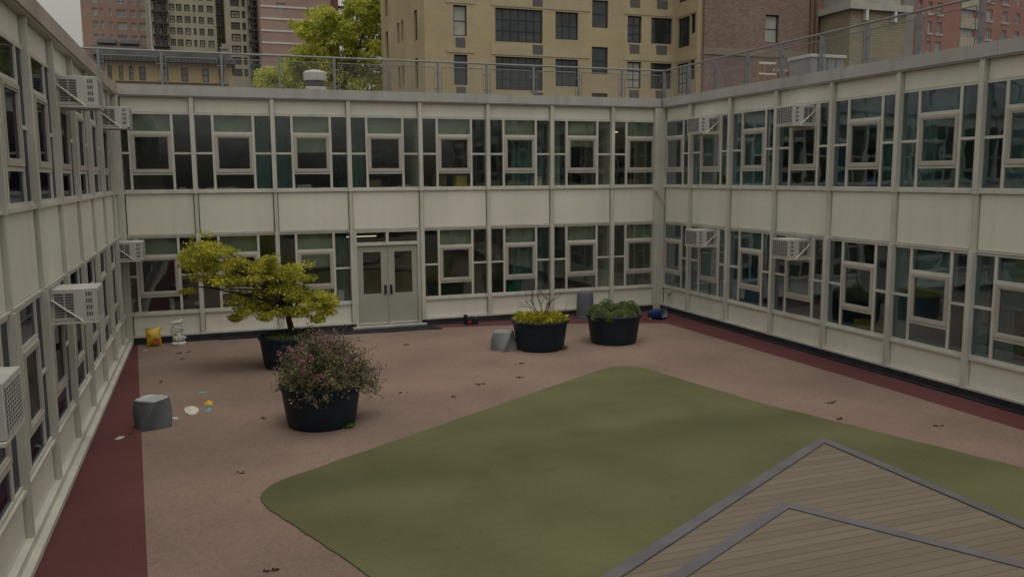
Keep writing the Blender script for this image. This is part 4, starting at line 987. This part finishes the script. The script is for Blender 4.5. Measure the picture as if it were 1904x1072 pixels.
# flowering shrub
def flowering():
    cx, cy = PL['shrub']; o = Vector((cx, cy, G+PH-.08)); r = empty('flowering_shrub', o, 'wide straggly shrub with small leaves and pink flowers spilling over the nearest planter', 'shrub')
    P = lambda u, v, dy=0: at(u, v, cy+dy)-o
    st = MB(); lf = MB(); fl_ = MB(); fp = MB()
    def inside():
        while True:
            a = random.uniform(0, 2*math.pi); ph = math.acos(random.uniform(-.25, 1)); q = random.uniform(.55, 1.0)**.6
            x = math.sin(ph)*math.cos(a); y = math.sin(ph)*math.sin(a); z = math.cos(ph)
            return x, y, z, q
    for i in range(620):
        x, y, z, q = inside(); wig = 1+.16*math.sin(3*math.atan2(y, x)+1)+random.uniform(-.14, .12)
        rx = .90 if x > 0 else .84
        top = .80 + (.06 if x < 0 else .0)
        tip = Vector((x*rx*q*wig+.06, y*.80*q*wig, .10+max(z, -.3)*top*q*wig*.98))
        if tip.x > .45: tip.z -= (tip.x-.45)*.55*random.random()
        if tip.z < .08 and math.hypot(tip.x, tip.y) < .66: tip.z = .1
        s = Vector((x*.12, y*.12, 0)); mid = s.lerp(tip, .55)+Vector((0, 0, .12)); 
        if i % 2 == 0: st.tube([s, mid, tip], [.010, .006, .003], n=4, cap=False)
        for _ in range(30):
            t = random.uniform(.5, 1.03); p = (s.lerp(mid, t*2) if t < .5 else mid.lerp(tip, (t-.5)*2))+rand_dir()*random.uniform(.01, .085)
            sz = random.uniform(.6, 1.3); lf.leaf(p, rand_dir(), .042*sz, .023*sz)
    for (u, v, dy) in ((540, 650, -.3), (548, 660, -.5), (518, 655, -.2), (575, 662, -.6), (603, 641, -.4), (612, 655, -.6), (557, 673, -.65), (565, 671, -.65), (560, 650, -.5), (646, 666, -.7), (590, 705, -.8), (563, 690, -.8), (532, 655, -.3), (600, 700, -.8), (590, 635, -.3), (583, 668, -.6)):
        c = P(u, v, dy)
        fl_ = MB()
        for _ in range(16): fl_.leaf(c+rand_dir()*.026, rand_dir(), .036, .032)
        fl_.build('flower', M['pinkflower'], r)
    for _ in range(95):
        u = random.gauss(600, 34); v = random.uniform(612, 668) + abs(u-600)*.25; c = P(u, v, random.uniform(-.35, .25))
        for _ in range(7): fp.leaf(c+rand_dir()*.026, rand_dir(), .034, .024)
    st.build('branch', M['twig'], r); lf.build('foliage', M['shrub'], r); fp.build('blossom', M['palepink'], r)
flowering()

# yellow plant and bare shrub
cx, cy = PL['yellow']; o = MB()
for i in range(1500):
    a = random.uniform(0, 6.283); q = math.sqrt(random.random())*.56; c = Vector((q*math.cos(a), q*math.sin(a), .02+.10*(1-q)+.07*random.random()*math.sin(5*a)**2))
    d = Vector((math.cos(a)*.9+random.uniform(-.8, .8), math.sin(a)*.9+random.uniform(-.8, .8), random.uniform(-.1, .9))); s = random.uniform(.7, 1.25); o.leaf(c, d, .15*s, .042*s)
tag(o.build('yellow_plant', M['yellowleaf'], None, loc=(cx, cy, G+PH-.08)), 'low plant with bright yellow strap leaves filling its planter', 'plant')
b = MB(); 
def branch(p, d, L, rad, lev):
    q = p+d*L*.5+rand_dir()*L*.06; e = q+(d+rand_dir()*.25).normalized()*L*.5; b.tube([p, q, e], [rad, rad*.8, rad*.55], n=5)
    if lev:
        for _ in range(random.choice((2, 3))):
            branch(p.lerp(e, random.uniform(.55, 1)), (d+rand_dir()*.75+Vector((0, 0, .1))).normalized(), L*random.uniform(.5, .75), rad*.5, lev-1)
for d in ((-.55, .1, .9), (.35, -.1, .95), (-.1, .2, 1.2), (.9, .1, .35), (-.7, -.2, .75), (.15, -.3, 1.1)):
    branch(Vector((0.02, 0, 0)), Vector(d).normalized(), random.uniform(.42, .62), .017, 3)
tag(b.build('bare_shrub', M['twig'], None, loc=(cx+.07, cy, G+PH-.06)), 'leafless twiggy shrub rising from the yellow plants', 'shrub')
# green mounds
cx, cy = PL['mound']; r = empty('mounded_plant', (cx, cy, G+PH-.08), 'several fluffy low green mounds filling the planter near the corner', 'plant')
core = MB(); lf = MB()
for (x, y, rr_, h) in ((-.42, -.16, .22, .24), (-.12, .15, .24, .40), (-.02, -.34, .22, .20), (.10, .02, .2, .30), (.42, -.08, .22, .36), (.40, .28, .2, .30), (-.35, .28, .2, .26), (.2, -.36, .2, .18), (-.3, -.42, .15, .14)):
    core.blob((x, y, .0), (rr_*.9, rr_*.9, h*.9), 14, 9, .05)
    for _ in range(1100):
        d = rand_dir(); d.z = abs(d.z); p = Vector((x+d.x*rr_, y+d.y*rr_, d.z*h)); lf.leaf(p*1.0, d+rand_dir()*.8, .045, .014)
core.build('stems', M['mounddark'], r, smooth=True); lf.build('foliage', M['greenmound'], r)
# weeds at the planter feet
for (x, y, lab) in ((4.45, -9.03, 'tiny green weed at the foot of the nearest planter'), (10.16, -4.52, 'small green weed at the foot of the yellow planter')):
    w_ = MB()
    for _ in range(170): a = random.uniform(0, 6.28); q = random.random()*.09; w_.leaf((q*1.2*math.cos(a), q*math.sin(a), .01+.05*random.random()), rand_dir()+Vector((0, 0, .6)), .045, .03)
    tag(w_.build('weed', M['weed'], None, loc=(x, y, G)), lab, 'weed', 'weeds by the planters')

# ------------------------------------------------------------------ stools, bin, tub and other loose things
def sq_ring(hw, z, rot, p=3.2, n=36, cx=0, cy=0):
    out = []
    for k in range(n):
        t = 2*math.pi*k/n; c, s = math.cos(t), math.sin(t); rr_ = hw/((abs(c)**p+abs(s)**p)**(1/p)); a = t+rot
        out.append((cx+rr_*math.cos(a), cy+rr_*math.sin(a), z))
    return out
def stool(loc, rz, label, mb_, mt, w0, w1, h, tw_, lean):
    r = empty('stool', loc, label, 'stool', 'twisted grey plastic stools', rz=rz)
    rings = []
    for k in range(11):
        t = k/10; rings.append(sq_ring(w0+(w1-w0)*t+.010*math.sin(math.pi*t), h*t, R(tw_)*t, 10.0-3.0*t, cx=lean*t))
    smooth_sharp(MB().loft(rings).build('body', mb_, r), 25)
    rings = [sq_ring(w1-.004, h+.001, R(tw_), 4, cx=lean), sq_ring(w1-.012, h+.016, R(tw_), 4, cx=lean), sq_ring(w1-.035, h+.018, R(tw_), 4, cx=lean), sq_ring(w1-.05, h+.004, R(tw_), 4, cx=lean)]
    smooth_sharp(MB().loft(rings).build('seat', mt, r), 40)
stool((1.46, -7.79, G+.004), R(15), 'dark grey twisted stool with a pale seat on the red strip', M['stool'], M['stooltop'], .24, .215, .46, 40, 0)
stool((8.86, -4.02, G), R(20), 'light grey twisted stool touching the yellow-leaved planter', M['stool2'], M['stool2'], .23, .215, .43, 42, 0)
r = empty('trash_bin', (12.53, -.60, G), 'grey-blue plastic bin standing upside down by the back wall', 'bin')
smooth_sharp(MB().lathe([(.275, 0), (.275, .05), (.255, .06), (.225, .70), (.215, .74), (.19, .755), (.03, .755)], 36).build('barrel', M['bin'], r), 30)
b = MB()
for k in range(12): t = 2*math.pi*k/12; b.tube([(.25*math.cos(t), .25*math.sin(t), .09), (.226*math.cos(t), .226*math.sin(t), .66)], .008, n=4)
b.build('rib', M['bin'], r)
# blue tub lying on its side
r = empty('blue_tub', (14.36, -1.50, G+.135), 'blue plastic tub lying on its side in the back right corner', 'tub'); r.rotation_euler = (R(80), 0, R(40)); r.scale = (1.0, 1.0, 1.45)
def oval(rx, ry, z, n=36):
    sg = lambda t: math.copysign(abs(t)**.45, t)
    return [(rx*sg(math.cos(2*math.pi*k/n)), ry*sg(math.sin(2*math.pi*k/n)), z) for k in range(n)]
smooth_sharp(MB().loft([oval(.19, .11, -.14), oval(.2, .115, -.13), oval(.245, .13, .13), oval(.26, .135, .135), oval(.26, .135, .15), oval(.238, .12, .15)], True, False).build('shell', M['blue'], r), 30)
smooth_sharp(MB().loft([oval(.236, .119, .149), oval(.19, .10, -.11), oval(.02, .02, -.112)], False, True).build('inside', M['bluein'], r), 30)
for (x, y, c, lab) in ((13.93, -1.62, 'red', 'tiny red plastic toy piece near the blue tub'), (14.05, -1.66, 'orange', 'tiny orange toy piece beside the blue tub')):
    tag(MB().blob((0, 0, .03), (.04, .03, .03), 8, 6, .2).build('toy_piece', M[c], None, loc=(x, y, G)), lab, 'toy')
# black case with red patch
r = empty('tool_case', (9.16, -.42, G), 'small black case with a red patch standing against the back wall', 'case', rz=R(8))
MB().box(-.17, .19, -.10, .10, 0, .17).box(-.15, .10, -.08, .08, .17, .21).build('case', M['black'], r, bevel=.015)
MB().box(-.12, -.02, -.104, -.1, .06, .12).build('label_patch', M['red'], r); MB().box(.0, .12, -.06, .06, .171, .19).build('lid_inset', M['bluein'], r)
MB().box(-.18, -.12, -.08, .08, .165, .28).build('handle', M['black'], r, bevel=.01)
# yellow bag
r = empty('yellow_bag', (1.10, -.50, G), 'crumpled yellow bag with red and purple print leaning on the back wall', 'bag', rz=R(6)); r.rotation_euler = (R(-14), 0, R(6))
b = MB(); n1, n2 = 12, 12; rings = []
for j in range(n2+1):
    t = j/n2; z = .43*t; ring = []
    for k in range(24):
        a = 2*math.pi*k/24; th = .085*math.sin(math.pi*min(1, max(.02, t)))**.6+.006; wd = .175*(1-.08*math.sin(math.pi*t))+(.012 if t in (0, 1) else 0)
        ring.append((wd*math.copysign(abs(math.cos(a))**.6, math.cos(a))+.012*math.sin(7*t+a*2), th*math.sin(a)+.008*math.sin(5*t+a*3), z+.018*math.sin(a*2+t*3)+.010*math.cos(a)*t))
    rings.append(ring)
smooth_sharp(b.loft(rings).build('sack', M['yellow'], r), 60)
b = MB(); pts = []
pts = [(-.08, -.098, .05), (.15, -.098, .07), (.13, -.098, .17), (.02, -.1, .20), (-.03, -.1, .14)]
b.quad(*pts); b.v = [(x, y-.004, z) for x, y, z in b.v]; b2 = MB(); b2.v = b.v+[(x, y+.02, z) for x, y, z in b.v]; n = len(pts); b2.f = [tuple(range(n))]+[(i, (i+1) % n, n+(i+1) % n, n+i) for i in range(n)]
b2.build('red_print', M['red'], r)
b2 = MB(); pts = [(-.11+.022*math.cos(a*6.283/16), -.083, .26+.034*math.sin(a*6.283/16)) for a in range(16)]; b2.v = pts+[(x, y+.02, z) for x, y, z in pts]; b2.f = [tuple(range(16))]+[(i, (i+1) % 16, 16+(i+1) % 16, 16+i) for i in range(16)]; b2.build('purple_print', M['purple'], r)
# white garden ornament
r = empty('garden_ornament', (1.66, -.50, G), 'white weathered ornament on a round base standing by the back wall', 'ornament', rz=R(10))
smooth_sharp(MB().lathe([(.175, 0), (.18, .02), (.18, .05), (.16, .06), (.13, .075)], 32).build('base', M['plaster'], r))
b = MB()
for k in range(9): t = 2*math.pi*k/9; b.blob((.10*math.cos(t), .10*math.sin(t), .14+.02*(k % 3)), (.045, .045, .085), 8, 6, .2)
b.blob((0, 0, .20), (.10, .10, .13), 12, 8, .15); b.blob((.15, 0, .16), (.04, .03, .03), 8, 6, .1)
b.build('carved_stem', M['plaster'], r, smooth=True)
b = MB()
def TB(x, y, z): q = Matrix.Rotation(R(24), 3, 'Y') @ Vector((x, y, z)); return (q.x-.05, q.y, q.z+.36)
b.box(-.10, .07, -.09, .09, -.10, .10, TB); b.build('tilted_block', M['plaster'], r, bevel=.02)
b = MB()
for k in range(4): b.blob((.07+.012*k, -.07+.03*(k % 2), .27+.065*k), (.04, .035, .03), 8, 6, .2)
b.build('scroll', M['plaster'], r, smooth=True)
b = MB().blob((.01, 0, .55), (.11, .08, .05), 12, 7, .15).blob((-.09, 0, .54), (.08, .05, .03), 10, 6, .1).blob((.07, 0, .58), (.06, .06, .05), 10, 7, .1); b.build('crest', M['plaster'], r, smooth=True)
# mat before the doors
r_ = MB().poly([(2.6, -.165), (5.2, -.17), (8.05, -.17), (8.25, -.86), (7.6, -.80), (6.9, -.82), (6.3, -.74), (5.6, -.72), (5.05, -.42), (2.6, -.30)], 0, .014).build('door_mat', M['mat_rubber'], None, loc=(0, 0, G+.005))
tag(r_, 'long black rubber mat lying along the foot of the double doors', 'mat')
# litter
def scrap(name, x, y, rx, ry, m, label, cat, rz=0, h=.01, n=14, jag=.25):
    b = MB(); pts = []
    for k in range(n): a = 2*math.pi*k/n; q = 1+random.uniform(-jag, jag); pts.append((rx*q*math.cos(a), ry*q*math.sin(a)))
    b.poly(pts, 0, .002)
    nn = len(b.v)
    for i in range(nn//2, nn): v = b.v[i]; b.v[i] = (v[0], v[1], v[2])
    c = len(b.v); b.v.append((0, 0, h)); top_ = b.f.pop(0)
    for i in range(n): b.f.append((n+i, n+(i+1) % n, c))
    o = b.build(name, m, None, loc=(x, y, G+.002)); o.rotation_euler.z = rz; tag(o, label, cat)
scrap('paper_scrap', 2.04, -6.98, .12, .30, M['paper'], 'large torn white paper sheet lying on the tan surface', 'paper', .1, .02, 16, .12)
scrap('plastic_wrapper', 2.33, -6.60, .09, .11, M['yellow'], 'crumpled yellow wrapper beside the white paper sheet', 'wrapper', .3, .07, 9, .35)
scrap('plastic_scrap', 2.33, -7.05, .05, .14, M['cyan'], 'cyan plastic strip right of the white paper sheet', 'plastic scrap', -.5)
scrap('plastic_scrap', 2.22, -5.72, .07, .08, M['cyan'], 'small cyan scrap farther back than the paper sheet', 'plastic scrap', 1.1)
scrap('paper_scrap', 1.78, -7.41, .045, .07, M['paper'], 'small pale scrap between the dark stool and the paper sheet', 'paper', .6)
scrap('paper_scrap', 1.72, -7.72, .028, .04, M['paper'], 'tiny pale scrap just right of the dark stool', 'paper', .2)
scrap('paper_scrap', 1.0, -8.30, .05, .10, M['palepane'], 'grey crumpled scrap on the red strip by the dark stool', 'paper', -.7, .03)
scrap('paper_scrap', .93, -1.0, .05, .07, M['palepane'], 'small grey scrap at the far end of the red strip', 'paper', -.7, .02)
wet = M['drykeaf']
lits = [(1.70, -1.66, .14, .06, 'in front of the white ornament'), (1.92, -1.58, .07, .05, 'just right of the other leaves before the ornament'), (1.12, -8.17, .06, .06, 'on the red strip by the dark stool'), (7.29, -7.06, .13, .05, 'near the top left edge of the turf'),
        (8.23, -6.81, .09, .05, 'near the rounded tip of the turf'), (12.18, -11.5, .10, .06, 'at the right edge of the turf'), (13.38, -12.38, .05, .03, 'on the tan band by the right wall'), (6.85, -2.63, .08, .04, 'in front of the double doors'),
        (6.59, -7.8, .06, .04, 'between the shrub planter and the turf'), (5.76, -7.14, .06, .05, 'just right of the flowering shrub'), (2.72, -10.65, .05, .05, 'left of the turf corner'), (2.93, -13.85, .09, .03, 'on the tan surface left of the turf'),
        (1.75, -2.35, .05, .04, 'behind the scraps, in line with the ornament'), (1.42, -4.55, .05, .07, 'along the red strip edge'), (12.75, -10.6, .14, .04, 'beside the right-hand turf edge'), (3.2, -8.0, .05, .05, 'left of the nearest planter'), (8.7, -5.6, .09, .05, 'in front of the light grey stool')]
for (x, y, rx, ry, lab) in lits:
    b = MB()
    for _ in range(14 if rx > .07 else 7):
        px, py = random.gauss(0, rx*.5), random.gauss(0, ry*.5); a = random.uniform(0, 6.28); d = Vector((math.cos(a), math.sin(a), random.uniform(0, .35))); b.leaf((px, py, .004), d, .05, .03)
    tag(b.build('leaf_litter', wet, None, loc=(x, y, G+.004)), 'few dark dry leaves '+lab, 'leaf litter', 'dry leaves scattered on the surface')
